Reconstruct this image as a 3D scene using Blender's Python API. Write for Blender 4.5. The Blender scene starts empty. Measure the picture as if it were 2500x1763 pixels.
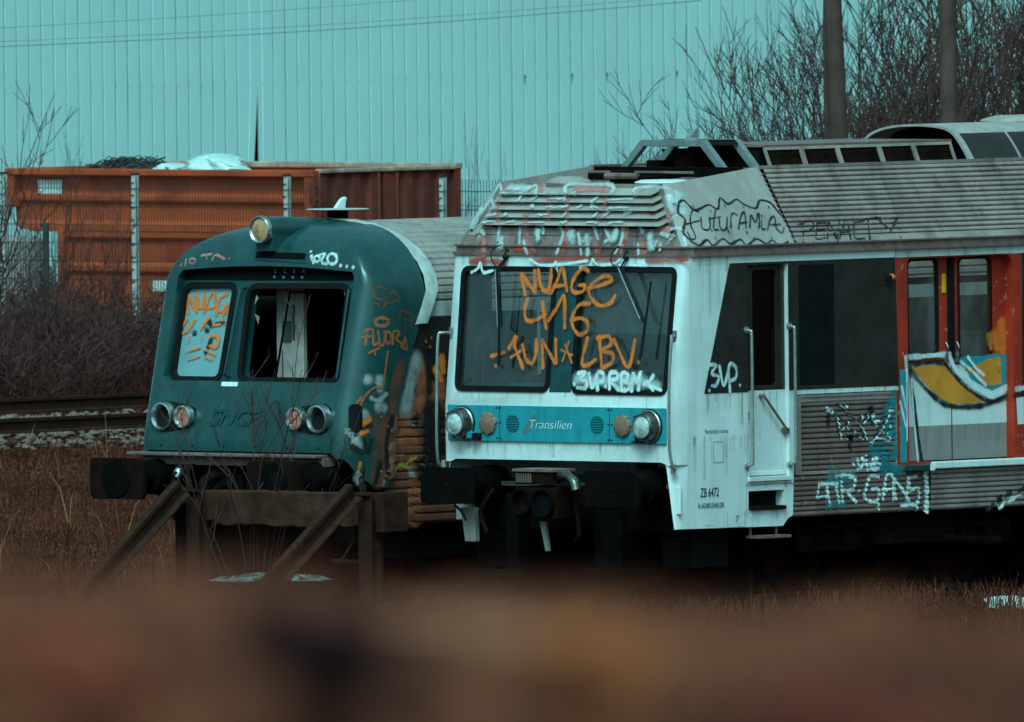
import bpy, bmesh, math, random
from mathutils import Vector, Matrix
from mathutils.bvhtree import BVHTree
from mathutils.geometry import tessellate_polygon
SC = bpy.context.scene
COL = SC.collection
rad = math.radians
# ---------------------------------------------------------------- camera
PHI, ROLL, TH = .0285, -.011, rad(43)
cam = bpy.data.cameras.new('camera'); camo = bpy.data.objects.new('camera', cam); COL.objects.link(camo)
camo.matrix_world = Matrix.Translation((0, 0, 7.9)) @ Matrix.Rotation(math.pi/2-PHI, 4, 'X') @ Matrix.Rotation(ROLL, 4, 'Z')
cam.sensor_width = 36; cam.sensor_fit = 'HORIZONTAL'; cam.lens = 54000/2500*36
cam.clip_start = 1; cam.clip_end = 3000
cam.dof.use_dof = True; cam.dof.focus_distance = 201.5; cam.dof.aperture_fstop = 10
SC.camera = camo
# ---------------------------------------------------------------- overcast sky, soft sun, exposure
TINT = (.42, 1.0, 1.07)
w = bpy.data.worlds.new('World'); SC.world = w; w.use_nodes = True
nt = w.node_tree; bg = nt.nodes['Background']
sky = nt.nodes.new('ShaderNodeTexSky'); sky.sky_type = 'NISHITA'; sky.sun_disc = False
SUN_EL, SUN_AZ = rad(52), rad(192)
sky.sun_elevation = SUN_EL; sky.sun_rotation = SUN_AZ; sky.air_density = 1.0; sky.dust_density = 6.0; sky.ozone_density = 1.0
hs = nt.nodes.new('ShaderNodeHueSaturation'); hs.inputs['Saturation'].default_value = .25
mx = nt.nodes.new('ShaderNodeMix'); mx.data_type = 'RGBA'; mx.blend_type = 'MULTIPLY'; mx.inputs[0].default_value = 1
mx.inputs[7].default_value = (*TINT, 1)
nt.links.new(sky.outputs[0], hs.inputs['Color']); nt.links.new(hs.outputs[0], mx.inputs[6])
nt.links.new(mx.outputs[2], bg.inputs[0]); bg.inputs[1].default_value = .10
sun = bpy.data.lights.new('sun', 'SUN'); sun.energy = 1.0; sun.angle = rad(25); sun.color = (.47, .95, .93)
suno = bpy.data.objects.new('sun', sun); COL.objects.link(suno)
sd = Vector((math.sin(SUN_AZ)*math.cos(SUN_EL), math.cos(SUN_AZ)*math.cos(SUN_EL), math.sin(SUN_EL)))
suno.rotation_euler = sd.to_track_quat('Z', 'Y').to_euler(); suno.location = (0, 100, 60)
SC.view_settings.view_transform = 'Standard'; SC.view_settings.look = 'None'
SC.view_settings.exposure = 0.42; SC.view_settings.gamma = 1.0
SC.render.engine = 'CYCLES'
SC.cycles.use_denoising = True; SC.cycles.max_bounces = 8; SC.cycles.transparent_max_bounces = 24
SC.cycles.sample_clamp_indirect = 6
# ---------------------------------------------------------------- helpers
def lin(v):
    v /= 255.; return v/12.92 if v <= .04045 else ((v+.055)/1.055)**2.4
KLIT = .80
def pc(r, g, b, k=1.0):      # paint colour of a thing that reads (r,g,b) under this cool light
    return tuple(min(.9, max(.002, lin(x)*k/(KLIT*t))) for x, t in zip((r, g, b), (.44, 1, 1.02)))
_uid = [0]
def nodes(name):
    m = bpy.data.materials.new(name); m.use_nodes = True
    nt = m.node_tree; return m, nt, nt.nodes['Principled BSDF']
def N(nt, t, **kw):
    n = nt.nodes.new(t)
    for k, v in kw.items():
        if k in n.inputs.keys(): n.inputs[k].default_value = v
        else: setattr(n, k, v)
    return n
def mixc(nt, fac, a, b, mode='MIX'):
    m = nt.nodes.new('ShaderNodeMix'); m.data_type = 'RGBA'; m.blend_type = mode
    for s, v in ((0, fac), (6, a), (7, b)):
        if hasattr(v, 'is_linked') or hasattr(v, 'links'): nt.links.new(v, m.inputs[s])
        elif s == 0: m.inputs[0].default_value = v
        else: m.inputs[s].default_value = (*v[:3], 1)
    return m.outputs[2]
def ramp(nt, val, a, b, ca=0., cb=1.):
    r = nt.nodes.new('ShaderNodeMapRange'); r.interpolation_type = 'SMOOTHSTEP'
    nt.links.new(val, r.inputs[0]); r.inputs[1].default_value = a; r.inputs[2].default_value = b
    r.inputs[3].default_value = ca; r.inputs[4].default_value = cb
    return r.outputs[0]
def noise(nt, co, scale, stretch=None, detail=5, rough=.6):
    if stretch:
        mp = N(nt, 'ShaderNodeMapping'); mp.inputs['Scale'].default_value = stretch
        nt.links.new(co, mp.inputs[0]); co = mp.outputs[0]
    n = N(nt, 'ShaderNodeTexNoise', Scale=scale, Detail=detail, Roughness=rough)
    nt.links.new(co, n.inputs['Vector']); return n.outputs['Fac']
def pm(name, base, rough=.6, var=.25, scale=6, dirt=None, amt=.5, streak=True, metal=0., bump=.0, bscale=60, spec=.4, flake=None, flake_t=.62, dscale=3.0):
    m, nt, b = nodes(name)
    tc = N(nt, 'ShaderNodeTexCoord').outputs['Object']
    n1 = noise(nt, tc, scale)
    col = mixc(nt, ramp(nt, n1, .3, .7), tuple(x*(1-var) for x in base), tuple(min(.95, x*(1+var)) for x in base))
    if dirt:
        n2 = noise(nt, tc, dscale, (5, 5, .5) if streak else (1, 1, 1), 6, .65)
        col = mixc(nt, ramp(nt, n2, .45, .80, 0, amt), col, dirt)
    if flake:
        n3 = noise(nt, tc, 9, None, 8, .7)
        col = mixc(nt, ramp(nt, n3, flake_t, flake_t+.04), col, flake)
    nt.links.new(col, b.inputs['Base Color'])
    nr = noise(nt, tc, scale*2.3)
    nt.links.new(ramp(nt, nr, .2, .8, max(.05, rough-.12), min(1, rough+.15)), b.inputs['Roughness'])
    b.inputs['Metallic'].default_value = metal; b.inputs['Specular IOR Level'].default_value = spec
    if bump:
        bp = N(nt, 'ShaderNodeBump', Strength=bump, Distance=.01)
        nt.links.new(noise(nt, tc, bscale), bp.inputs['Height']); nt.links.new(bp.outputs[0], b.inputs['Normal'])
    return m
def glass(name, tint=(.35, .4, .4), refl=.10, dirt=.12, dcol=(.25, .3, .3)):
    m, nt, b = nodes(name); out = nt.nodes['Material Output']
    tr = N(nt, 'ShaderNodeBsdfTransparent'); tr.inputs[0].default_value = (*tint, 1)
    gl = N(nt, 'ShaderNodeBsdfGlossy'); gl.inputs['Roughness'].default_value = .04; gl.inputs[0].default_value = (.9, .95, .95, 1)
    fr = N(nt, 'ShaderNodeFresnel', IOR=1.45)
    ad = N(nt, 'ShaderNodeMath', operation='ADD'); nt.links.new(fr.outputs[0], ad.inputs[0]); ad.inputs[1].default_value = refl-.04
    ms = N(nt, 'ShaderNodeMixShader'); nt.links.new(ad.outputs[0], ms.inputs[0]); nt.links.new(tr.outputs[0], ms.inputs[1]); nt.links.new(gl.outputs[0], ms.inputs[2])
    tc = N(nt, 'ShaderNodeTexCoord').outputs['Object']
    b.inputs['Base Color'].default_value = (*dcol, 1); b.inputs['Roughness'].default_value = .8
    ms2 = N(nt, 'ShaderNodeMixShader'); nt.links.new(ramp(nt, noise(nt, tc, 4, (1, 1, .5), 6), .35, .8, dirt*.4, dirt*1.8), ms2.inputs[0])
    nt.links.new(ms.outputs[0], ms2.inputs[1]); nt.links.new(b.outputs[0], ms2.inputs[2])
    nt.links.new(ms2.outputs[0], out.inputs[0]); return m
def spray(name, col, soft=.55, amax=1.0, spk=.35):
    m, nt, b = nodes(name); out = nt.nodes['Material Output']
    b.inputs['Base Color'].default_value = (*col, 1); b.inputs['Roughness'].default_value = .55
    uv = N(nt, 'ShaderNodeUVMap').outputs[0]
    ln = N(nt, 'ShaderNodeVectorMath', operation='LENGTH'); nt.links.new(uv, ln.inputs[0])
    tc = N(nt, 'ShaderNodeTexCoord').outputs['Object']
    ns = noise(nt, tc, 45, None, 4, .7)
    ad = N(nt, 'ShaderNodeMath', operation='MULTIPLY_ADD'); nt.links.new(ns, ad.inputs[0]); ad.inputs[1].default_value = spk
    nt.links.new(ln.outputs['Value'], ad.inputs[2])
    n2 = noise(nt, tc, 7, None, 3)
    f = ramp(nt, ad.outputs[0], soft+spk*.5, 1.0+spk*.35, amax, 0)
    mu = N(nt, 'ShaderNodeMath', operation='MULTIPLY'); nt.links.new(f, mu.inputs[0]); nt.links.new(ramp(nt, n2, .3, .6, .55, 1), mu.inputs[1])
    tr = N(nt, 'ShaderNodeBsdfTransparent')
    ms = N(nt, 'ShaderNodeMixShader'); nt.links.new(mu.outputs[0], ms.inputs[0]); nt.links.new(tr.outputs[0], ms.inputs[1]); nt.links.new(b.outputs[0], ms.inputs[2])
    nt.links.new(ms.outputs[0], out.inputs[0]); return m
class MB:
    def __init__(s): s.v = []; s.f = []
    def add(s, vs, fs):
        o = len(s.v); s.v += [tuple(x) for x in vs]; s.f += [tuple(i+o for i in f) for f in fs]; return s
    def quad(s, *p): return s.add(p, [tuple(range(len(p)))])
    def box(s, x0, x1, y0, y1, z0, z1):
        return s.add([(x0,y0,z0),(x1,y0,z0),(x1,y1,z0),(x0,y1,z0),(x0,y0,z1),(x1,y0,z1),(x1,y1,z1),(x0,y1,z1)],
                     [(0,3,2,1),(4,5,6,7),(0,1,5,4),(1,2,6,5),(2,3,7,6),(3,0,4,7)])
    def hexa(s, lo, hi):      # lo / hi: four points each
        return s.add(list(lo)+list(hi), [(0,3,2,1),(4,5,6,7),(0,1,5,4),(1,2,6,5),(2,3,7,6),(3,0,4,7)])
    def prism(s, poly, fn, a, b):   # poly 2D, fn(p,q,t)->3D, extruded from t=a to t=b
        n = len(poly)
        vs = [fn(p, q, a) for p, q in poly]+[fn(p, q, b) for p, q in poly]
        tri = tessellate_polygon([[Vector((p, q, 0)) for p, q in poly]])
        fs = [tuple(t) for t in tri]+[tuple(n+i for i in reversed(t)) for t in tri]
        fs += [(i, (i+1) % n, n+(i+1) % n, n+i) for i in range(n)]
        return s.add(vs, fs)
    def tube(s, pts, r, n=8, cap=True):
        pts = [Vector(p) for p in pts]; k = len(pts); rs = r if isinstance(r, (list, tuple)) else [r]*k
        ring = []; up = None
        for i, p in enumerate(pts):
            t = (pts[min(i+1, k-1)]-pts[max(i-1, 0)]).normalized()
            if up is None: up = Vector((0, 0, 1)) if abs(t.z) < .9 else Vector((1, 0, 0))
            x = t.cross(up)
            if x.length < 1e-6: x = t.orthogonal()
            x.normalize(); y = x.cross(t); up = y
            ring += [p+(x*math.cos(a)+y*math.sin(a))*rs[i] for a in (2*math.pi*j/n for j in range(n))]
        fs = [(i*n+j, i*n+(j+1) % n, (i+1)*n+(j+1) % n, (i+1)*n+j) for i in range(k-1) for j in range(n)]
        if cap: fs += [tuple(reversed(range(n))), tuple((k-1)*n+j for j in range(n))]
        return s.add(ring, fs)
    def lathe(s, prof, c, axis='y', n=28, sx=1):     # prof: (r, t) along the axis
        vs = []
        for r, t in prof:
            for j in range(n):
                a = 2*math.pi*j/n; p, q = r*math.cos(a)*sx, r*math.sin(a)
                vs.append((c[0]+p, c[1]+t, c[2]+q) if axis == 'y' else (c[0]+t, c[1]+p, c[2]+q) if axis == 'x' else (c[0]+p, c[1]+q, c[2]+t))
        fs = [(i*n+j, i*n+(j+1) % n, (i+1)*n+(j+1) % n, (i+1)*n+j) for i in range(len(prof)-1) for j in range(n)]
        return s.add(vs, fs)
    def plate(s, outer, holes, fn, reveal=0, rfn=None):   # flat sheet with holes; fn(p,q)->3D; rfn(p,q)->3D for the inner edge of a reveal
        loops = [outer]+list(holes); flat = [p for l in loops for p in l]
        tri = tessellate_polygon([[Vector((p, q, 0)) for p, q in l] for l in loops])
        s.add([fn(*p) for p in flat], [tuple(t) for t in tri])
        if rfn:
            for h in holes:
                n = len(h); s.add([fn(*p) for p in h]+[rfn(*p) for p in h], [(i, (i+1) % n, n+(i+1) % n, n+i) for i in range(n)])
        return s
    def build(s, name, mat, parent=None, smooth=None, bevel=0, seg=2, merge=False, fix=True):
        me = bpy.data.meshes.new(name); me.from_pydata(s.v, [], s.f)
        if merge or fix:
            bm = bmesh.new(); bm.from_mesh(me)
            if merge: bmesh.ops.remove_doubles(bm, verts=bm.verts, dist=2e-4)
            if fix: bmesh.ops.recalc_face_normals(bm, faces=bm.faces)
            bm.to_mesh(me); bm.free()
        me.materials.append(mat)
        if smooth is not None:
            me.shade_smooth() if smooth >= 180 else me.set_sharp_from_angle(angle=rad(smooth))
            if smooth < 180:
                for p in me.polygons: p.use_smooth = True
        o = bpy.data.objects.new(name, me); COL.objects.link(o)
        if parent: o.parent = parent
        if bevel:
            b = o.modifiers.new('bevel', 'BEVEL'); b.width = bevel; b.segments = seg; b.limit_method = 'ANGLE'; b.angle_limit = rad(35)
        return o
def tag(o, label=None, cat=None, group=None, kind=None):
    for k, v in (('label', label), ('category', cat), ('group', group), ('kind', kind)):
        if v: o[k] = v
    return o
def empty(name, loc, rz=0, parent=None):
    o = bpy.data.objects.new(name, None); COL.objects.link(o); o.location = loc; o.rotation_euler = (0, 0, rz); o.empty_display_size = .3
    if parent: o.parent = parent
    return o
def rr(x0, x1, y0, y1, r, n=5):      # rounded rectangle, r: one radius or (bl, br, tr, tl)
    r4 = r if isinstance(r, tuple) else (r,)*4; P = []
    for (cx, cy, a0, rr_) in ((x0, y0, 180, r4[0]), (x1, y0, 270, r4[1]), (x1, y1, 0, r4[2]), (x0, y1, 90, r4[3])):
        sx = 1 if cx == x0 else -1; sy = 1 if cy == y0 else -1
        if rr_ == 0: P.append((cx, cy)); continue
        for i in range(n+1):
            a = rad(a0+90*i/n); P.append((cx+sx*rr_+rr_*math.cos(a), cy+sy*rr_+rr_*math.sin(a)))
    return P
def rq(tl, tr, br, bl, r, n=5):      # rounded quadrilateral
    P = [Vector(p) for p in (bl, br, tr, tl)]; out = []
    for i in range(4):
        p, a, b = P[i], P[i-1], P[(i+1) % 4]
        d0 = (a-p).normalized(); d1 = (b-p).normalized()
        for k in range(n+1):
            t = k/n; out.append(tuple(p+d0*r*(1-t)**2+d1*r*t**2))
    return out
def inset(poly, d):
    n = len(poly); out = []
    for i in range(n):
        a, b, c = Vector(poly[i-1]), Vector(poly[i]), Vector(poly[(i+1) % n])
        e0 = (b-a); e1 = (c-b)
        n0 = Vector((-e0.y, e0.x)).normalized() if e0.length > 1e-9 else Vector((0, 0)); n1 = Vector((-e1.y, e1.x)).normalized() if e1.length > 1e-9 else n0
        m = (n0+n1)
        m = m.normalized()/max(.5, m.normalized().dot(n0)) if m.length > 1e-6 else n0
        out.append(tuple(b+m*d))
    return out
def text(s, name, size, mat, parent, M, extrude=.002, shear=0., align='LEFT', sx=1, offset=0.):
    cu = bpy.data.curves.new(name, 'FONT'); cu.body = s; cu.size = size; cu.extrude = extrude; cu.shear = shear; cu.align_x = align; cu.offset = offset
    o = bpy.data.objects.new(name, cu); COL.objects.link(o)
    dg = bpy.context.evaluated_depsgraph_get(); me = bpy.data.meshes.new_from_object(o.evaluated_get(dg))
    bpy.data.objects.remove(o)
    me.transform(Matrix.Diagonal((sx, 1, 1, 1))); me.transform(M)
    me.materials.clear(); me.materials.append(mat)
    q = bpy.data.objects.new(name, me); COL.objects.link(q); q.parent = parent
    return q
def MF(u, v, z, rake=0.):   # text frame on a front face (x = u, y = up, normal = -v)
    c, s_ = math.cos(rake), math.sin(rake)
    return Matrix(((1, 0, 0, u), (0, s_, -c, v), (0, c, s_, z), (0, 0, 0, 1)))
def MS(u, v, z):            # text frame on the side face (x = v, y = up, normal = +u)
    return Matrix(((0, 0, 1, u), (1, 0, 0, v), (0, 1, 0, z), (0, 0, 0, 1)))
def smooth_path(P, k=6):
    P = [Vector(p) for p in P]
    if len(P) < 3: return [P[0].lerp(P[-1], i/k) for i in range(k+1)] if len(P) == 2 else P
    Q = [P[0]*2-P[1]]+P+[P[-1]*2-P[-2]]; out = []
    for i in range(1, len(Q)-2):
        a, b, c, d = Q[i-1:i+3]
        for j in range(k):
            t = j/k; out.append(.5*((2*b)+(c-a)*t+(2*a-5*b+4*c-d)*t*t+(3*b-a-3*c+d)*t**3))
    out.append(P[-1]); return out
WK = 1.42
def tagpaint(name, mat, parent, strokes, n, lift=.004, bvhs=None, step=.0005, sub=6, across=2, label=None):
    """soft-edged paint strokes: (width, [3D points]) laid on a surface with outward normal n (or on the meshes in bvhs)"""
    n = Vector(n).normalized(); V = []; F = []; UV = []; off = lift
    for wd, pts in strokes:
        if len(pts) == 1: P = [Vector(pts[0])+Vector((0, 0, .002)), Vector(pts[0])-Vector((0, 0, .002))]
        else: P = smooth_path(pts, sub)
        P = [p for i, p in enumerate(P) if i == 0 or (p-P[i-1]).length > 1e-5]
        if len(P) < 2: continue
        h = wd/2*WK; rows = []
        t0 = (P[1]-P[0]).normalized(); t1 = (P[-1]-P[-2]).normalized()
        for e in (-1, -.5): rows.append((P[0]+t0*h*e, t0, e))
        for i, p in enumerate(P):
            rows.append((p, (P[min(i+1, len(P)-1)]-P[max(i-1, 0)]).normalized(), 0))
        for e in (.5, 1): rows.append((P[-1]+t1*h*e, t1, e))
        o = len(V); cols = [-1+2*j/across for j in range(across+1)]
        ph = len(V)*.37
        for ri, (p, t, e) in enumerate(rows):
            sd_ = n.cross(t)
            if sd_.length < 1e-6: sd_ = n.orthogonal()
            sd_.normalize()
            for cx in cols:
                q = p+sd_*h*cx*(1+.16*math.sin(ri*.55+ph)+.10*math.sin(ri*1.7+2*ph)); hit = None
                if bvhs:
                    best = None
                    for b in bvhs:
                        r = b.ray_cast(q+n*.25, -n, .6)
                        if r[0] is not None and (best is None or r[3] < best[3]): best = r
                    hit = best
                V.append((hit[0] if hit else q)+n*off); UV.append((cx, e))
        m = across+1
        for i in range(len(rows)-1):
            for j in range(across): F.append((o+i*m+j, o+i*m+j+1, o+(i+1)*m+j+1, o+(i+1)*m+j))
        off += step
    if not F: return
    me = bpy.data.meshes.new(name); me.from_pydata([tuple(v) for v in V], [], F)
    uv = me.uv_layers.new(name='UVMap')
    for l in me.loops: uv.data[l.index].uv = UV[l.vertex_index]
    me.materials.append(mat)
    o = bpy.data.objects.new(name, me); COL.objects.link(o); o.parent = parent
    if label: o['label'] = label
    return o
def bvh(*objs):
    out = []
    for o in objs:
        me = o.data; out.append(BVHTree.FromPolygons([v.co for v in me.vertices], [p.vertices for p in me.polygons]))
    return out
# ---------------------------------------------------------------- materials
M = {}
M['white'] = pm('white_paint', (.80, .80, .79), .35, .07, 3, (.30, .24, .20), .26, dscale=1.6, flake=(.30, .19, .14), flake_t=.735)
M['whiteD'] = pm('white_paint_dirty', (.56, .55, .52), .5, .14, 4, (.13, .10, .08), .7, dscale=2.5)
M['band'] = pm('teal_band_paint', (.02, .30, .36), .4, .10, 4, (.02, .10, .11), .5)
M['darkteal'] = pm('dark_teal_paint', (.012, .055, .06), .35, .15, 4, (.02, .03, .03), .4)
M['blackband'] = pm('black_window_paint', (.030, .021, .019), .30, .25, 3, (.06, .035, .03), .25)
M['rubber'] = pm('black_rubber', (.006, .005, .005), .6, .3, 8, spec=.2)
M['black'] = pm('sooty_black_steel', (.0040, .0026, .0024), .85, .4, 5, (.02, .010, .007), .35, spec=.06)
M['blackr'] = pm('sooty_rusty_steel', (.013, .0046, .0032), .85, .5, 6, (.035, .011, .007), .4, spec=.06)
M['void'] = pm('black_interior', (.006, .006, .007), .9, .3, 3, spec=.06)
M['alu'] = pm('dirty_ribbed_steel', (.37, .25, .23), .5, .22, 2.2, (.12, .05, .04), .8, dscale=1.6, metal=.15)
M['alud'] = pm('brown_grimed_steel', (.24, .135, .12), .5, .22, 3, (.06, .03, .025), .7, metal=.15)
M['hood'] = pm('chalky_hood_paint', (.40, .31, .29), .6, .15, 2, (.14, .075, .06), .5, dscale=1.4)
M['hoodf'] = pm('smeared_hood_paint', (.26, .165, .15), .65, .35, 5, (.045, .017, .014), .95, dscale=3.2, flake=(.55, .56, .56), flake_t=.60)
M['frame'] = pm('grey_frame_paint', (.20, .21, .21), .5, .15, 5, (.08, .06, .05), .4)
M['chrome'] = pm('dull_chrome', (.55, .55, .55), .22, .2, 9, (.12, .10, .09), .4, metal=.9)
M['chromed'] = pm('dark_chrome', (.16, .14, .13), .35, .3, 9, (.05, .03, .02), .5, metal=.8)
M['lens'] = pm('lamp_glass', (.55, .58, .58), .08, .35, 14, spec=.8)
M['marker'] = pm('brown_marker_glass', (.30, .15, .11), .4, .15, 20)
M['mesh'] = pm('vent_mesh', (.03, .05, .05), .6, .2, 10)
M['rail'] = pm('handrail_steel', (.42, .40, .38), .35, .15, 20, (.10, .07, .05), .5, metal=.6)
M['glassw'] = glass('windscreen_glass', (.42, .44, .44), .11, .16, (.16, .17, .17))
M['glassd'] = glass('door_glass', (.62, .63, .63), .16, .22, (.30, .28, .27))
M['glassk'] = glass('dark_cab_glass', (.10, .11, .12), .03, .05, (.03, .03, .03))
M['intgrey'] = pm('interior_grey', (.34, .31, .29), .7, .2, 3, (.08, .07, .06), .4)
M['intdark'] = pm('interior_dark', (.10, .085, .08), .7, .3, 3)
M['panerefl'] = pm('pane_reflection_tone', (.75, .74, .74), .8, .25, 2, (.12, .10, .09), .5)
S_GM = spray('grime', (.16, .085, .06), .0, .14, .5)
M['intlight'] = pm('interior_light', (.70, .68, .66), .6, .15, 3, (.2, .15, .12), .4)
M['red'] = pm('red_door_paint', (.50, .032, .012), .42, .20, 2.5, (.16, .012, .006), .6, flake=(.52, .20, .14), flake_t=.60, dscale=1.5)
M['redd'] = pm('dark_red_paint', (.30, .028, .012), .5, .25, 3, (.06, .01, .006), .6)
M['greylow'] = pm('grey_lower_paint', (.34, .27, .26), .5, .10, 3, (.14, .10, .09), .5)
M['black_ink'] = pm('black_lettering', (.008, .008, .008), .5, .1, 5)
M['white_ink'] = pm('white_lettering', (.85, .88, .88), .5, .04, 5)
M['grey_ink'] = pm('grey_lettering', (.22, .20, .20), .5, .1, 5)
M['leaf'] = pm('logo_grey_green', (.10, .19, .18), .5, .1, 5)
M['yellow'] = pm('faded_yellow', (.85, .42, .02), .5, .2, 9)
M['orangep'] = pm('orange_wall_paint', (.80, .26, .03), .5, .16, 4, (.45, .12, .02), .5, streak=False)
M['amber'] = pm('amber_lamp', (.8, .14, .02), .3, .1, 9)
S_OR = spray('orange_spray', (.95, .19, .022), .32); S_WH = spray('white_spray', (.78, .84, .84), .34); S_CH = spray('chalky_spray', (.62, .66, .66), .15, .85, .7)
S_BK = spray('black_spray', (.010, .008, .008), .32); S_RD = spray('red_spray', (.50, .055, .03), .35, .95)
S_PK = spray('pink_spray', (.62, .21, .19), .3, .9); S_TL = spray('teal_spray', (.01, .22, .25), .2, .95, .2)
S_YE = spray('yellow_spray', (.55, .30, .03), .4, .8); S_TAN = spray('tan_spray', (.48, .125, .05), .4, .9)
S_BR = spray('brown_spray', (.20, .06, .035), .4, .85); S_WHs = spray('white_haze_spray', (.85, .92, .92), .05, .55, .2)
S_GR = spray('pale_spray', (.42, .40, .38), .2, .85)

# ================================================================ white train
WO = (0.406, 200.85, 0); TO = (-2.519, 203.578, 0)
WT = empty('white_train', WO, -TH); tag(WT, 'white suburban train with teal lamp band and orange spray writing on its windscreen', 'train')
vr = lambda z: 0 if z < 1.755 else .128*(z-1.755)
RK = math.atan(.128)
fr = lambda d=0: (lambda u, z: (u, vr(z)-d, z))
# --- front skin
mb = MB()
wl = rq((-1.287, 3.0), (-.14, 3.0), (-.13, 1.905), (-1.262, 1.905), .07)
wr = rq((.165, 3.01), (1.335, 3.01), (1.325, 1.893), (.185, 1.893), .07)
mb.plate([(-1.385, 1.755), (1.385, 1.755), (1.395, 3.12), (-1.395, 3.12)], [wl, wr], fr(), rfn=lambda u, z: (u, vr(z)+.07, z))
low = [(-1.385, 1.755), (-1.385, 1.24), (-1.33, 1.24), (-1.27, 1.265), (1.27, 1.265), (1.325, 1.25), (1.337, 1.235), (1.385, 1.235), (1.385, 1.755)]
mb.plate(low, [], fr())
# corner strips: front edge -> side edge
ue = lambda z: 1.385+.010*max(0, (z-1.755)/1.37) if z >= 1.24 else 1.337+(1.235-z)*.155
vs = lambda z: .19+.02*max(0, z-1.755)-(.05*(1.235-z)/.57 if z < 1.235 else 0)
zs_ = [3.12, 2.8, 2.4, 2.0, 1.755, 1.6, 1.49, 1.35, 1.242, 1.235, 1.1, .9, .66]
for sg in (1, -1):
    rows = []
    for z in (zs_ if sg > 0 else zs_[:-2]):
        a = Vector((ue(z), vr(z), z)); b = Vector((1.45, vs(z), z)); c = Vector((min(1.44, ue(z)+.05), vr(z)+.012, z))
        if z < 1.49: b.x -= .012*(1.49-z)/.8
        rows.append([a*(1-t)**2+c*2*t*(1-t)+b*t*t for t in (0, .2, .4, .6, .8, 1)])
    V = [(sg*p.x, p.y, p.z) for r in rows for p in r]
    mb.add(V, [(i*6+j, i*6+j+1, (i+1)*6+j+1, (i+1)*6+j) for i in range(len(rows)-1) for j in range(5)])
for p in ((1.337, 1.235),):
    s_ = 1 if p[0] > 0 else -1
    mb.quad((p[0], 0, 1.235), (s_*1.426, 0, .66), (s_*1.40, .12, .66), (s_*1.30, .12, 1.235))
mb.quad((-1.337, 0, 1.265), (1.337, 0, 1.265), (1.337, .12, 1.265), (-1.337, .12, 1.265))
cabf = mb.build('front_panel', M['white'], WT, smooth=30, merge=True)
# --- right cab side
mb = MB()
side = lambda u: (lambda v, z: (u, v, z))
door = rr(.985, 1.535, 1.105, 3.03, .02, 2)
step = rr(.985, 1.465, .80, .976, .01, 1)
top = [(vs(1.49), 1.49), (vs(1.755), 1.755), (vs(2.4), 2.4), (vs(3.12), 3.12), (3.0, 3.12), (3.03, 1.835), (1.625, 1.835), (1.61, 1.49), (1.535, 1.49), (1.535, 3.03), (.985, 3.03), (.985, 1.49)]
mb.plate(top, [], side(1.45))
lowo = [(vs(1.49), 1.49), (.985, 1.49), (.985, 1.105), (1.535, 1.105), (1.535, 1.49), (1.61, 1.49), (1.585, .74), (1.52, .715), (1.45, .645), (vs(.66), .66)]
def lowfn(v, z): return (1.45-.012*max(0, 1.49-z)/.8, v, z)
mb.plate(lowo[::-1], [step], lowfn, rfn=lambda v, z: (1.33, v, z))
# reveal of the cab doorway
dl = [(.985, 1.105), (1.535, 1.105), (1.535, 3.03), (.985, 3.03)]
for i in range(4):
    a, b = dl[i], dl[(i+1) % 4]; mb.quad((1.449, *a), (1.449, *b), (1.39, *b), (1.39, *a))
for v0, v1 in ((1.535, 1.545),): pass
cabs = mb.build('cab_side_panel', M['white'], WT, smooth=30)
MB().quad((1.34, .98, .79), (1.34, 1.47, .79), (1.34, 1.47, .98), (1.34, .98, .98)).build('step_recess', M['void'], WT)
MB().box(1.35, 1.47, 1.0, 1.47, .80, .835).build('step', M['blackr'], WT, bevel=.006)
mb = MB(); mb.box(1.36, 1.52, 1.03, 1.47, .545, .57); mb.box(1.37, 1.385, 1.06, 1.085, .57, .66); mb.box(1.37, 1.385, 1.41, 1.435, .57, .66); mb.build('step', M['alud'], WT)
# dark window band round the cab door
mb = MB()
mb.plate([(.751, 3.05), (.984, 3.05), (.984, 1.877), (.392, 1.877)][::-1], [], side(1.4535))
mb.plate([(1.536, 3.05), (2.995, 3.05), (3.028, 1.877), (1.536, 1.877)][::-1], [rr(1.678, 2.155, 1.915, 3.01, .01, 1)], side(1.4535), rfn=lambda v, z: (1.4508, v, z))
mb.quad((1.4535, .984, 3.031), (1.4535, 1.536, 3.031), (1.4535, 1.536, 3.05), (1.4535, .984, 3.05))
mb.build('window_band', M['blackband'], WT, fix=False)
mb = MB(); mb.quad((1.4513, 1.67, 1.91), (1.4513, 2.16, 1.91), (1.4513, 2.16, 3.02), (1.4513, 1.67, 3.02))
for i in range(17): v = 1.69+i*.0285; mb.box(1.4514, 1.457, v, v+.008, 1.92, 3.005)
mb.build('side_grille', M['rubber'], WT)
# cab door
mb = MB(); X = 1.405
mb.plate(rr(.99, 1.53, 1.11, 1.885, .01, 1), [], side(X)); mb.box(X-.01, X+.012, 1.005, 1.515, 1.115, 1.15); mb.box(1.38, 1.47, .975, 1.545, 1.062, 1.104)
cd = mb.build('cab_door', M['white'], WT, bevel=.004)
mb = MB(); mb.plate(rr(.99, 1.53, 1.888, 3.028, .02, 2), [rr(1.10, 1.42, 1.93, 2.98, .04, 4)], side(X+.002), rfn=lambda v, z: (X-.03, v, z))
mb.box(X, X+.02, 1.455, 1.475, 1.90, 3.02); mb.box(X, X+.014, 1.02, 1.035, 1.90, 3.02)
mb.build('upper_frame', M['blackband'], cd)
MB().quad((X-.02, 1.09, 1.92), (X-.02, 1.43, 1.92), (X-.02, 1.43, 2.99), (X-.02, 1.09, 2.99)).build('window', M['glassk'], cd, fix=False)
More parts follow.
